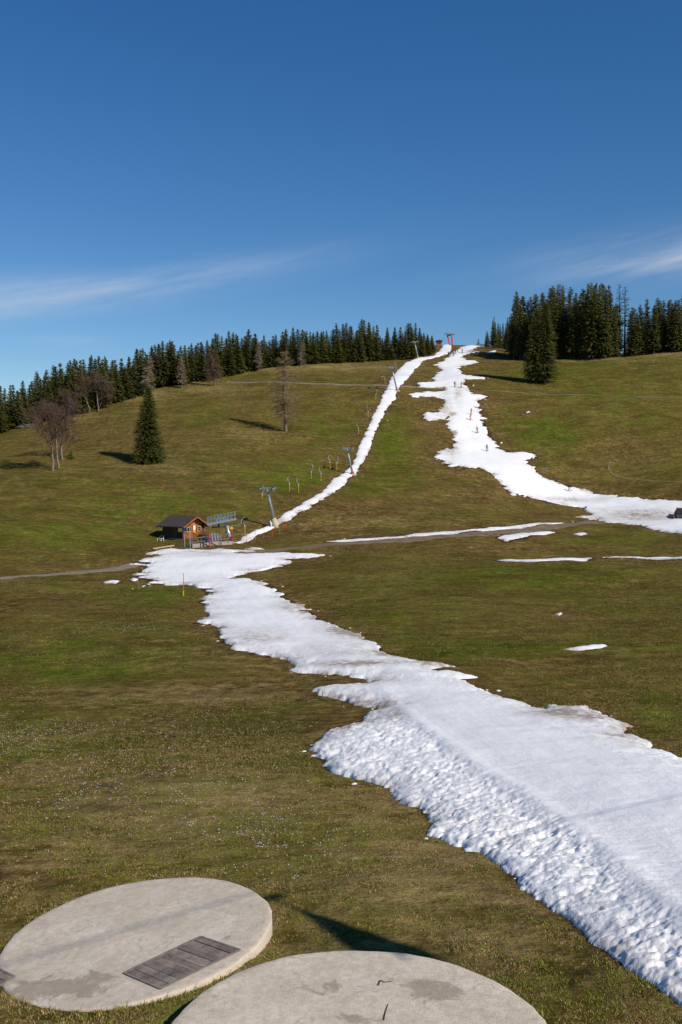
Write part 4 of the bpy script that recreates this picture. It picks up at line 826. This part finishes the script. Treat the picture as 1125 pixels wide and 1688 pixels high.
# single trees
def single(u, v, vt, R, seed, label, **kw):
    p = hit(u, v); a_, b_, c_ = ray(u, vt); h = c_/b_*p.y-p.z
    return tree('spruce_tree', spruce_meshes(seed, h, R, **kw), (p.x, p.y, p.z-.15), 0, 1, label)
single(245, 761, 636, 3.9, 11, 'dense dark spruce standing alone on the left hillside', lev=130, nb=24, ns=13, z0=.0, sp=.72, powr=.62)
single(884, 630, 507, 4.6, 12, 'broad spruce on the right slope, left of the close pair', lev=84, nb=17, ns=13, z0=.07, sp=1.1, powr=.55)
single(899, 631, 498, 4.6, 13, 'broad spruce on the right slope, right of the close pair', lev=84, nb=17, ns=13, z0=.07, sp=1.1, powr=.55)
single(789, 569, 558, 1.0, 14, 'tiny young spruce on the skyline left of the far spruces', lev=20, nb=6, ns=4, sp=.7)
single(118, 756, 741, 1.1, 15, 'little bushy spruce sapling beside the bare trees', lev=22, nb=8, ns=5, sp=.6)
# leafless trees: trunk and crown of real branches
def bare_meshes(seed, h, kind, bm, tm, dens=1.0, spread=1.0):
    r = random.Random(seed); crown = []; trunk = []
    def seg_chain(p, d, L_, r0, r1, n_, curl, store, grav=0.0):
        pts = [p]; 
        for i in range(n_):
            d = (d+Vector((r.gauss(0, curl), r.gauss(0, curl), r.gauss(0, curl)+grav))).normalized(); pts.append(pts[-1]+d*L_/n_)
        for i in range(n_): store.append((pts[i], pts[i+1], r0+(r1-r0)*i/n_, r0+(r1-r0)*(i+1)/n_))
        return pts
    if kind == 'larch':
        tp = seg_chain(Vector((0, 0, -.4)), Vector((-.07, 0, 1)), h+.4, h*.020, .03, 10, .025, trunk)
        for i in range(int(120*dens)):
            t = .17+.8*(i/(120*dens)); k = t*10; a = int(k); p = tp[a].lerp(tp[min(a+1, 10)], k-a); L_ = spread*h*.32*(1-t)**.55*r.uniform(.5, 1.1)*(1 if t > .3 else .75); az_ = r.uniform(0, 6.28)
            bp = seg_chain(p, Vector((math.cos(az_), math.sin(az_), -.05+.35*t)), L_, .05+.025*(1-t), .02, 4, .13, crown, -.03)
            for j in range(int(20*dens)):
                q = r.random(); q0 = bp[min(int(q*4), 3)].lerp(bp[min(int(q*4)+1, 4)], q*4-int(q*4)); a2 = az_+r.choice([-1, 1])*r.uniform(.4, 1.3)
                tw = seg_chain(q0, Vector((math.cos(a2), math.sin(a2), r.uniform(-.7, .1))), L_*.40*r.uniform(.5, 1.2), .036, .022, 2, .2, crown, -.1)
    else:
        def grow(p, d, L_, rad, lvl):
            pts = seg_chain(p, d, L_, rad, rad*.62, 4 if lvl < 2 else 2, .10+.05*lvl, trunk if lvl == 0 else crown, .03)
            if lvl >= 5: return
            nchild = int([5, 5, 4, 4, 4][lvl]*dens+.5) if lvl else int(8*dens)
            for i in range(nchild):
                q = r.uniform(.35, 1) if lvl else r.uniform(.16, 1); k = q*(len(pts)-1); a = min(int(k), len(pts)-2); p0 = pts[a].lerp(pts[a+1], k-a)
                ang = r.uniform(.35, .85)*spread; az_ = r.uniform(0, 6.28); x = d.orthogonal().normalized(); y = d.cross(x)
                nd = (d*math.cos(ang)+(x*math.cos(az_)+y*math.sin(az_))*math.sin(ang)+Vector((0, 0, .12))).normalized()
                grow(p0, nd, L_*r.uniform(.45, .72), max(rad*.55*(1.1-q*.4), .017), lvl+1)
        grow(Vector((0, 0, -.3)), Vector((r.gauss(0, .04), 0, 1)), h*.62, h*.018, 0)
    def to_mesh(nm, segs, k, m):
        A_ = np.array([s[0] for s in segs]); B_ = np.array([s[1] for s in segs]); ra = np.array([s[2] for s in segs]); rb = np.array([s[3] for s in segs])
        d = B_-A_; d /= np.linalg.norm(d, axis=1)[:, None]+1e-9; ref = np.where(np.abs(d[:, 2:3]) < .9, np.array([[0, 0, 1.]]), np.array([[1., 0, 0]])); x = np.cross(d, ref); x /= np.linalg.norm(x, axis=1)[:, None]+1e-9; y = np.cross(x, d)
        V_ = []
        for (P0, rr) in ((A_, ra), (B_, rb)):
            for j in range(k):
                a = 2*np.pi*j/k; V_.append(P0+(x*np.cos(a)+y*np.sin(a))*rr[:, None])
        V_ = np.stack(V_, 1); nS = len(segs); base = (np.arange(nS)*2*k)[:, None]; T = []
        for j in range(k):
            q = (j+1) % k; T.append(np.concatenate([base+j, base+q, base+k+q], 1)); T.append(np.concatenate([base+j, base+k+q, base+k+j], 1))
        return tri_mesh(nm, V_.reshape(-1, 3), np.concatenate(T), m, True)
    return to_mesh('crown', crown, 3, bm), to_mesh('trunk', trunk, 8, tm)
tw_l = mat('larch_twigs', (.25, .18, .10), .9); tw_r = mat('red_brown_twigs', (.125, .078, .055), .9); tw_p = mat('pale_twigs', (.24, .185, .13), .9)
bk_l = mat('larch_bark', (.17, .12, .09), .95, var=.4, scale=4, bump=.5); bk_p = mat('pale_bark', (.19, .15, .12), .9, var=.4, scale=4, bump=.4)
def bare(name, u, v, vt, seed, kind, tm, bkm, label, dens=1.0, spread=1.0, back=0):
    p = hit(u, v); d = p.y+back; x = p.x/p.y*d; z = gz(x, d); a_, b_, c_ = ray(u, vt); h = c_/b_*d-z
    return tree(name, bare_meshes(seed, h, kind, tm, bkm, dens, spread), (x, d, z), seed, 1, label)
o_ = bare('larch_tree', 472, 711, 573, 4, 'larch', tw_l, bk_l, 'tall leafless larch leaning slightly, alone on the hillside', 1.0, .95); o_.rotation_euler.z = 0
bare('bare_tree', 87, 776, 668, 5, 'broad', tw_r, bk_p, 'leafless reddish tree, nearest of the three pale trunks at left', .95, .85)
bare('bare_tree', 98, 772, 664, 6, 'broad', tw_r, bk_p, 'leafless reddish tree, middle of the three pale trunks at left', .95, .85)
bare('bare_tree', 103, 758, 668, 8, 'broad', tw_r, bk_p, 'leafless reddish tree, rearmost of the three pale trunks at left', .9, .85)
bare('bare_tree', 163, 679, 618, 9, 'broad', tw_r, bk_p, 'round-crowned leafless red brown tree at the left forest edge', 1.1, 1.15)
bare('bare_tree', 150, 681, 625, 19, 'broad', tw_r, bk_p, 'leafless red brown tree just left of the round-crowned one', 1.0, 1.0)
bare('bare_tree', 112, 690, 632, 29, 'broad', tw_r, bk_p, 'leafless brown tree before the forest left of the red brown ones', .9, .9)
bare('larch_tree', 241, 655, 583, 10, 'larch', tw_p, bk_p, 'slim leafless pale larch rising behind the lone spruce', 1.0, .75)
bare('larch_tree', 301, 640, 583, 12, 'larch', tw_p, bk_p, 'slim leafless pale larch at the forest edge', .9, .75)
bare('larch_tree', 355, 636, 568, 13, 'larch', tw_r, bk_l, 'brownish leafless larch standing just outside the left forest', 1.0, 1.0)
bare('larch_tree', 427, 612, 562, 14, 'larch', tw_p, bk_l, 'pale leafless larch mixed in the left forest edge', .9, .8)
bare('larch_tree', 496, 604, 558, 15, 'larch', tw_p, bk_l, 'pale leafless larch at the forest edge right of the tall larch', .8, .7)
bare('larch_tree', 915, 592, 463, 16, 'larch', tw_r, bk_l, 'brown leafless treetop rising above the right wood', .9, .8, 24)
# fence posts at the forest edge
fp0 = hit(300, 640)
for i, (u, v) in enumerate([(300,641),(312,637),(322,633),(330,631),(345,628),(275,650),(262,655)]):
    p = hit(u, v+2); o = MB().tube([(0, 0, -.3), (random.uniform(-.1, .1), 0, 1.3)], [.09, .07], 6).build('fence_post', wood_w); o.location = p
    tag(o, 'short weathered fence post at the left forest edge', 'post', 'fence posts at the forest edge')

# ------------------------------------------------------------------ skiers: one continuous body each, helmet, skis and poles as parts
def skin_body(joints, edges, name):
    me = bpy.data.meshes.new(name); me.from_pydata([j[0] for j in joints], edges, []); o = bpy.data.objects.new(name, me); COL.objects.link(o)
    sk = o.modifiers.new('Skin', 'SKIN'); ss_ = o.modifiers.new('Sub', 'SUBSURF'); ss_.levels = 1; ss_.render_levels = 1
    for i, j in enumerate(joints):
        d_ = me.skin_vertices[0].data[i]; d_.radius = (j[1], j[2] if len(j) > 2 else j[1]); d_.use_root = (i == 0)
    dg = bpy.context.evaluated_depsgraph_get(); ev = o.evaluated_get(dg); out = bpy.data.meshes.new_from_object(ev, depsgraph=dg); bpy.data.objects.remove(o); bpy.data.meshes.remove(me)
    return out
def pose(kind):                              # facing -y, bent knees; hands forward on the poles
    f = {'stand': 0.0, 'ski': 1.0, 'turn': .6}[kind]; k = .10+.14*f; hp = .93-.12*f; lean = .05+.22*f; tw = .12 if kind == 'turn' else 0
    J = [((0, .02*f, hp), .15, .12), ((0, -lean*.4, hp+.22), .15, .11), ((tw*.3, -lean, hp+.44), .17, .11), ((tw*.3, -lean-.01, hp+.55), .06), ((tw*.3, -lean-.04, hp+.66), .09, .10), ((tw*.3, -lean-.04, hp+.75), .07)]
    E = [(0, 1), (1, 2), (2, 3), (3, 4), (4, 5)]
    for s_ in (-1, 1):
        b = len(J); J += [((.10*s_+tw*.2, 0, hp-.08), .095), ((.13*s_+tw, -k, .50), .07), ((.13*s_+tw*.8, .04, .16), .06), ((.13*s_+tw*.8, -.04, .07), .055), ((.13*s_+tw*.8, -.17, .06), .045)]; E += [(0, b), (b, b+1), (b+1, b+2), (b+2, b+3), (b+3, b+4)]
        b = len(J); J += [((.21*s_+tw*.3, -lean, hp+.42), .065), ((.32*s_+tw*.3, -lean-.06, hp+.17), .05), ((.28*s_+tw*.2, -lean-.30, hp+.10), .042), ((.28*s_+tw*.2, -lean-.38, hp+.10), .045)]; E += [(2, b), (b, b+1), (b+1, b+2), (b+2, b+3)]
    return J, E, hp, lean, tw
skin = mat('skin', (.48, .28, .19), .6); POSES = {}
for kd in ('stand', 'ski', 'turn'):
    J, E, hp, lean, tw = pose(kd); bm_ = skin_body(J, E, 'body')
    for _ in range(5): bm_.materials.append(None)
    for p_ in bm_.polygons:
        c = p_.center; i_ = 0
        if c.z < .13: i_ = 2
        elif c.z < hp-.02 and abs(c.x-tw*.2) < .26 and not (abs(c.x) > .2 and c.z > hp-.2): i_ = 1
        if c.z > hp+.54: i_ = 3
        if c.y < -lean-.27 and c.z > hp-.05 and c.z < hp+.3: i_ = 4
        p_.material_index = i_; p_.use_smooth = True
    hm = MB(); kk = 8
    for a in range(6):
        ph = math.pi/2*(a/5)
        for j in range(kk): th_ = 2*math.pi*j/kk; hm.v.append((tw*.3+.125*math.cos(ph)*math.cos(th_), -lean-.03+.14*math.cos(ph)*math.sin(th_), hp+.68+.15*math.sin(ph)))
    for a in range(5):
        for j in range(kk): hm.f.append((a*kk+j, a*kk+(j+1) % kk, (a+1)*kk+(j+1) % kk, (a+1)*kk+j))
    gg = MB().bar((tw*.3-.09, -lean-.145, hp+.69), (tw*.3+.09, -lean-.145, hp+.69), .05, .07).mesh('goggles')
    nose = MB().bar((tw*.3, -lean-.15, hp+.645), (tw*.3, -lean-.13, hp+.60), .03, .03).mesh('nose')
    ski = [MB().tube([(.13*s_+tw*.8, .75, .03), (.13*s_+tw*.8, -.85, .03), (.13*s_+tw*.8, -1.0, .12)], [.045, .045, .03], 6).mesh('ski') for s_ in (-1, 1)]
    pl = [MB().tube([(.28*s_+tw*.2, -lean-.36, hp+.16), (.40*s_+tw*.2, -lean-.1+.35*(kd != 'stand'), .03)], .014, 5).mesh('pole') for s_ in (-1, 1)]
    POSES[kd] = (bm_, hm.mesh('helmet'), gg, nose, ski, pl)
def cloth(n_, c): return mat('cloth_'+n_, c, .8, var=.1)
CL = {'red': (.55, .04, .03), 'orange': (.60, .13, .03), 'black': (.02, .02, .022), 'navy': (.02, .03, .08), 'brown': (.10, .06, .04), 'grey': (.14, .14, .15), 'pink': (.55, .14, .16), 'darkgreen': (.04, .06, .03)}
def skier(u, v, kd, jk, tr, rz, label):
    p = hit(u, v); t = thing('person', label, 'skier', (p.x, p.y, p.z+.40), rz, 'skiers on the piste'); body, hm, gg, nose, skis, pls = POSES[kd]
    o = link('body', body, t)
    for i_, m_ in enumerate((cloth(jk, CL[jk]), cloth(tr, CL[tr]), rubber, skin, rubber)): o.material_slots[i_].link = 'OBJECT'; o.material_slots[i_].material = m_
    for nm, me_, m_ in [('helmet', hm, cloth('helmet_'+jk, CL['black'] if jk != 'black' else CL['grey'])), ('goggles', gg, glass), ('nose', nose, skin)]+[('ski', x, cloth('ski', (.2, .03, .03))) for x in skis]+[('ski_pole', x, dsteel) for x in pls]:
        c = link(nm, me_, t)
        if not me_.materials: me_.materials.append(m_)
        c.material_slots[0].link = 'OBJECT'; c.material_slots[0].material = m_
for a in [(739,588,'stand','brown','black',.6,'tiny skier in brown at the left edge of the upper piste'),(747.5,588,'ski','black','black',.3,'tiny dark skier below the top of the piste, lowest of the cluster'),(751,585,'stand','navy','grey',2.8,'tiny skier in navy, second up in the hilltop cluster'),(754.5,581,'stand','grey','black',2.9,'tiny grey skier, highest in the hilltop cluster'),(762,583.5,'ski','black','navy',.2,'tiny dark skier right of the hilltop cluster'),
          (750,640,'stand','black','brown',.1,'dark skier upright on the piste level with the path'),(760,641,'turn','orange','grey',.9,'skier in orange turning beside the dark one by the path'),(777,685,'ski','red','orange',.0,'skier in red, upper of the pair in the middle piste'),(775,694.5,'turn','red','pink',.7,'skier in red and pink, lower of the pair in the middle piste'),(787,715.5,'turn','pink','grey',-.6,'skier in pink carving alone below the pair'),(803,746,'stand','brown','darkgreen',.0,'skier in brown standing at the wide foot of the slope'),(937.5,811.5,'ski','black','grey',1.1,'dark clad skier alone on the lower bend of the piste')]: skier(*a)

# ------------------------------------------------------------------ snow groomer at the right edge
p = hit(1121, 856); gr = thing('snow_groomer', 'dark tracked snow vehicle half cut off by the right edge', 'snow groomer', tuple(p+Vector((0, 0, .3))), math.radians(3))
dk = mat('groomer_paint', (.025, .022, .026), .35, var=.1); 
for y in (-.85, .85):
    tr_ = MB(); pr_ = [(-1.0, .05), (-1.35, .35), (-1.1, .7), (2.3, .75), (2.6, .4), (2.3, .05)]; k0 = len(pr_)
    tr_.v = [(x, y-.35, z) for x, z in pr_]+[(x, y+.35, z) for x, z in pr_]; tr_.f = [tuple(range(k0)), tuple(range(k0, 2*k0))[::-1]]+[(i, k0+i, k0+(i+1) % k0, (i+1) % k0) for i in range(k0)]
    tk_ = tr_.build('track', rubber, gr)
    for x in (-.85, 0, .85, 1.7): MB().disc((x, y, .38), .26, .74, 'y', 14).build('road_wheel', dsteel, tk_)
MB().quadbox([(-1.1, -.6, .6), (2.6, -.6, .6), (2.6, .6, .6), (-1.1, .6, .6), (-.9, -.6, 1.0), (2.5, -.6, 1.05), (2.5, .6, 1.05), (-.9, .6, 1.0)]).build('chassis', dk, gr)
MB().quadbox([(-.95, -.7, 1.0), (.75, -.7, 1.0), (.75, .7, 1.0), (-.95, .7, 1.0), (-.45, -.6, 1.95), (.6, -.6, 1.95), (.6, .6, 1.95), (-.45, .6, 1.95)]).build('cab', dk, gr)
MB().quadbox([(-.92, -.6, 1.08), (-.9, -.6, 1.06), (-.9, .6, 1.06), (-.92, .6, 1.08), (-.54, -.52, 1.85), (-.5, -.52, 1.83), (-.5, .52, 1.83), (-.54, .52, 1.85)]).build('windscreen', glass, gr)
MB().box((.1, -.73, 1.5), (.7, .04, .5)).build('side_window', glass, gr)
MB().box((-.1, 0, 2.0), (.9, 1.1, .09)).build('cab_roof', mat('orange_trim', (.45, .16, .03), .4), gr)
MB().box((1.6, 0, 1.3), (1.5, 1.1, .45)).build('engine_cover', dk, gr); MB().box((1.6, -.57, 1.18), (1.5, .04, .10)).build('stripe', white, gr)
MB().quadbox([(-1.9, -1.5, .0), (-1.6, -1.5, .0), (-1.6, 1.5, .0), (-1.9, 1.5, .0), (-1.75, -1.5, .75), (-1.65, -1.5, .75), (-1.65, 1.5, .75), (-1.75, 1.5, .75)]).build('blade', mat('blade_steel', (.10, .04, .04), .5), gr)
for y in (-.5, .5): MB().bar((-1.7, y, .35), (-.9, y, .6), .12, .12).build('blade_arm', dsteel, gr)
MB().tube([(.9, 0, 1.5), (.9, 0, 2.2)], .06, 8).build('exhaust', dsteel, gr)

# ------------------------------------------------------------------ grass tufts, crocuses, debris
def in_snow(x, y):
    m_ = np.full(len(x), -99.0)
    for k_ in ('lower', 'p9'): m_ = np.maximum(m_, sdist(x, y, POLY[k_]))
    return m_
NT = 260000
yy = 11+(46-11)*rng.random(NT)**1.55; xx = (rng.random(NT)*2-1)*.40*yy
ok = (in_snow(xx, yy) < -.02) & (np.hypot(xx+4.25, yy-20.45) > 2.80) & (np.hypot(xx-.28, yy-15.55) > 3.14)
ok &= (vnoise(xx/.9, yy/.9, 61)+vnoise(xx/.25, yy/.25, 62)*.6+.35) > rng.random(NT)*.55
xx = xx[ok]; yy = yy[ok]; zz = H(xx, yy); NT = len(xx)
dT = np.minimum(np.abs(np.hypot(xx+4.25, yy-20.45)-2.85), np.abs(np.hypot(xx-.28, yy-15.55)-3.2))
hgt = (.014+.028*rng.random(NT)**2)*(1+2.2*np.exp(-dT/.12)*rng.random(NT)); B = 3
C = np.zeros((NT, B, 3, 3)); tint = np.zeros((NT, B, 3, 3))
pu_, pv_ = to_px(xx, yy, zz); gsel = np.clip(vnoise(xx/2.2, yy/2.2, 71)*1.4+vnoise(xx/.5, yy/.5, 72)*.8+.42+.35*np.exp(-((pu_-450)/200)**2-((pv_-1420)/60)**2), 0, 1)
base_g = np.stack([.13+.08*rng.random(NT), .14+.08*rng.random(NT), .018+.016*rng.random(NT)], 1); base_d = np.stack([.26+.14*rng.random(NT), .195+.10*rng.random(NT), .072+.045*rng.random(NT)], 1)
base_b = np.stack([.16+.08*rng.random(NT), .105+.05*rng.random(NT), .040+.02*rng.random(NT)], 1)
pick = rng.random(NT); col = np.where((pick < gsel)[:, None], base_g, np.where((rng.random(NT) < .42)[:, None], base_b, base_d))
for b_ in range(B):
    a = rng.random(NT)*6.283; ln = rng.random(NT)*.9+.5; w = .005+.005*rng.random(NT)+yy*.00016
    ox = xx+rng.normal(0, .02, NT); oy = yy+rng.normal(0, .02, NT); h_ = hgt*(.6+.7*rng.random(NT)); px_ = np.cos(a+1.57)*w; py_ = np.sin(a+1.57)*w
    C[:, b_, 0] = np.stack([ox-px_, oy-py_, zz-.01], 1); C[:, b_, 1] = np.stack([ox+px_, oy+py_, zz-.01], 1); C[:, b_, 2] = np.stack([ox+np.cos(a)*h_*ln*1.3, oy+np.sin(a)*h_*ln*1.3, zz+h_], 1)
    tint[:, b_] = (col*(.8+.4*rng.random((NT, 1))))[:, None, :]
grm = bpy.data.materials.new('grass_blades'); grm.use_nodes = True; aa = grm.node_tree.nodes.new('ShaderNodeAttribute'); aa.attribute_name = 'tint'; grm.node_tree.links.new(aa.outputs[0], grm.node_tree.nodes['Principled BSDF'].inputs['Base Color']); grm.node_tree.nodes['Principled BSDF'].inputs['Roughness'].default_value = .9; grm.node_tree.nodes['Principled BSDF'].inputs['Specular IOR Level'].default_value = .1
me = tri_mesh('meadow_grass', C.reshape(-1, 3), np.arange(NT*B*3).reshape(-1, 3), grm); set_color(me, 'tint', tint.reshape(-1, 3)); tag(link('meadow_grass', me), 'short matted green and straw coloured grass in the foreground', 'grass', kind='stuff')
# white crocuses sprinkled over the meadow
# coarser tussocks farther out
N2 = 120000; y2 = 38+112*rng.random(N2)**1.5; x2 = (rng.random(N2)*2-1)*.39*y2
k2_ = (in_snow(x2, y2) < -.25) & ((vnoise(x2/1.8, y2/1.8, 161)+vnoise(x2/6, y2/6, 162)+.3) > rng.random(N2)*.6); x2 = x2[k2_]; y2 = y2[k2_]; z2 = H(x2, y2); N2 = len(x2)
C2 = np.zeros((N2, 3, 3, 3)); q2 = np.clip(vnoise(x2/5, y2/5, 171)*1.3+vnoise(x2/1.2, y2/1.2, 172)*.7+.5, 0, 1); pk = rng.random((N2, 1))
cg = np.array([[.10, .108, .015]]); cs = np.array([[.23, .17, .07]]); cb = np.array([[.125, .080, .030]])
col2 = np.where(pk < q2[:, None]*.75, cg, np.where(rng.random((N2, 1)) < .5, cs, cb))*(.7+.6*rng.random((N2, 1)))
for b_ in range(3):
    a = rng.random(N2)*6.283; h_ = .02+.05*rng.random(N2)**2; w = (.016+.016*rng.random(N2))*(.6+y2/90); ox = x2+rng.normal(0, .05, N2); oy = y2+rng.normal(0, .05, N2); ln = 1.2+rng.random(N2)*1.2
    C2[:, b_, 0] = np.stack([ox-np.sin(a)*w, oy+np.cos(a)*w, z2-.01], 1); C2[:, b_, 1] = np.stack([ox+np.sin(a)*w, oy-np.cos(a)*w, z2-.01], 1); C2[:, b_, 2] = np.stack([ox+np.cos(a)*h_*ln, oy+np.sin(a)*h_*ln, z2+h_], 1)
me = tri_mesh('grass_tussocks', C2.reshape(-1, 3), np.arange(N2*9).reshape(-1, 3), grm); set_color(me, 'tint', np.repeat(col2, 9, 0)); tag(link('grass_tussocks', me), 'low straw coloured and green tussocks over the middle meadow', 'grass', kind='stuff')
# crumbs of snow left behind along the melting edges
cv, cf = [], []
for key, n_ in (('lower', 130), ('upper', 60), ('track', 20), ('strip', 20)):
    pg = POLY[key]; seg_ = np.roll(pg, -1, 0)-pg; L2 = np.hypot(*seg_.T); cum = np.cumsum(L2)
    for _ in range(n_):
        t_ = random.random()*cum[-1]; i_ = int(np.searchsorted(cum, t_)); f_ = random.random(); px0, py0 = pg[i_]+seg_[i_]*f_
        px0 += random.gauss(0, .25+py0*.004); py0 += random.gauss(0, .3+py0*.006)
        if py0 < 12 or abs(px0/py0) > .45: continue
        zz0 = gz(px0, py0); rr_ = (.02+.08*random.random()**2.5)*(1+py0*.005); b = len(cv); kk = 7; ph = random.random()*6
        for j in range(kk): a = ph+2*math.pi*j/kk; q_ = rr_*random.uniform(.6, 1.4); cv.append((px0+q_*1.4*math.cos(a), py0+q_*math.sin(a), zz0-.01))
        for j in range(kk): a = ph+2*math.pi*j/kk; q_ = rr_*random.uniform(.35, .7); cv.append((px0+q_*1.4*math.cos(a), py0+q_*math.sin(a), zz0+rr_*random.uniform(.35, .6)))
        cf += [(b+j, b+(j+1) % kk, b+kk+(j+1) % kk, b+kk+j) for j in range(kk)]+[tuple(b+kk+j for j in range(kk))]
me = bpy.data.meshes.new('snow_crumbs'); me.from_pydata(cv, [], cf); me.update(); me.materials.append(mat('crumb_snow', (.72, .71, .70), .7, var=.15, scale=3)); tag(link('snow_crumbs', me), 'small crumbs of old snow strewn along the melting snow edges', 'snow', kind='stuff')
FLW = [(70,1215,110,28,900),(110,1075,140,25,350),(230,1035,60,7,260),(330,1290,140,60,700),(60,1330,90,50,330),(430,1390,130,45,420),(330,1190,130,22,220),(480,1350,80,30,180),(250,1260,150,60,420),(90,1300,110,60,260),(560,1440,90,40,60),(260,1400,160,40,160),(20,1060,60,20,90),(310,990,60,5,60)]
us_, vs2 = [], []
for (u, v, ru, rv, n_) in FLW: n_ = int(n_*.55); us_.append(rng.normal(u, ru*.62, n_)); vs2.append(rng.normal(v, rv*.62, n_))
us_ = np.concatenate(us_); vs2 = np.concatenate(vs2); m_ = (us_ > -40) & (us_ < 1160) & (vs2 < 1640); hp_ = hits(us_[m_], vs2[m_]); hp_ = hp_[(in_snow(hp_[:, 0], hp_[:, 1]) < -.3) & (vnoise(hp_[:, 0]/.9, hp_[:, 1]/.9, 91)+vnoise(hp_[:, 0]/3, hp_[:, 1]/3, 92) > -.22)]
hp_ = hp_[(np.hypot(hp_[:, 0]+4.25, hp_[:, 1]-20.45) > 3.1)]
fl = MB(); fc = []
for (x, y, z) in hp_:
    for q_ in range(random.choice([1, 1, 2, 3])):
        ox, oy = x+random.gauss(0, .05), y+random.gauss(0, .06); s_ = (.005+.011*random.random()**2)*(1+y*.004); h_ = random.uniform(.04, .08); a0 = random.random()*6.28; b = len(fl.v)
        fl.v += [(ox, oy, z+h_-s_*1.2)]+[(ox+s_*(1+.4*(k_ % 2))*math.cos(a0+k_*1.047), oy+s_*(1+.4*(k_ % 2))*math.sin(a0+k_*1.047), z+h_+s_*.7*(1-(k_ % 2)*.5)) for k_ in range(6)]
        fl.f += [(b, b+1+k_, b+1+(k_+1) % 6) for k_ in range(6)]+[(b+1+2*k_, b+1+(2*k_+1) % 6, b+1+(2*k_+2) % 6) for k_ in range(0)]
tag(fl.build('crocus_flowers', mat('crocus_petals', (.66, .64, .64), .7)), 'tiny white crocus blossoms scattered over the left meadow', 'flowers', kind='stuff')
# dead branch by the snow tongue and brush heap at the forest edge
def brush(name, u, v, n_, L_, label, cat, seed, m, rad=.03):
    r = random.Random(seed); p = hit(u, v); bb = MB()
    for i in range(n_):
        a = r.uniform(0, 6.28); l_ = L_*r.uniform(.3, 1); s0 = Vector((r.gauss(0, L_*.25), r.gauss(0, L_*.2), r.uniform(.02, .15*L_))); e = s0+Vector((math.cos(a)*l_, math.sin(a)*l_*.7, r.uniform(-.05, .25)*l_)); mid = s0.lerp(e, .5)+Vector((0, 0, .08*l_)); bb.tube([s0, mid, e], [rad, rad*.7, rad*.35], 5)
    o = bb.build(name, m); o.location = p; tag(o, label, cat, kind=None); return o
brk = mat('dead_wood', (.10, .055, .035), .9, var=.3); 
b0 = brush('dead_branch', 514, 1155, 1, 1.3, 'dead brown branch lying in grass beside the snow tongue', 'branch', 3, brk, .035)
rp3 = random.Random(5); pb_ = hit(514, 1155); bb = MB(); 
bb.tube([(-.9, .1, .03), (-.3, .0, .12), (.3, .05, .16), (.9, -.1, .04)], [.03, .045, .04, .02], 6); b0.data = bb.mesh('dead_branch', brk)
for i in range(7):
    x = -.6+i*.2; MB().tube([(x, .03, .1), (x+rp3.uniform(-.1, .3), rp3.uniform(-.3, .3), rp3.uniform(.15, .55))], [.022, .01], 5).build('twig', brk, b0)
hb = thing('brush_heap', 'grey heap of cut branches at the far left forest edge', 'brushwood', tuple(hit(42, 706)))
for i in range(26):
    a = rp3.uniform(-.6, .6); s0 = Vector((rp3.gauss(0, 1.6), rp3.gauss(0, .5), rp3.uniform(.1, 1.0))); e = s0+Vector((math.cos(a), math.sin(a)*.6, rp3.uniform(-.2, .3)))*rp3.uniform(1, 2.4); MB().tube([s0, e], [.07, .035], 5).build('stick', mat('grey_sticks', (.22, .19, .16), .9), hb)
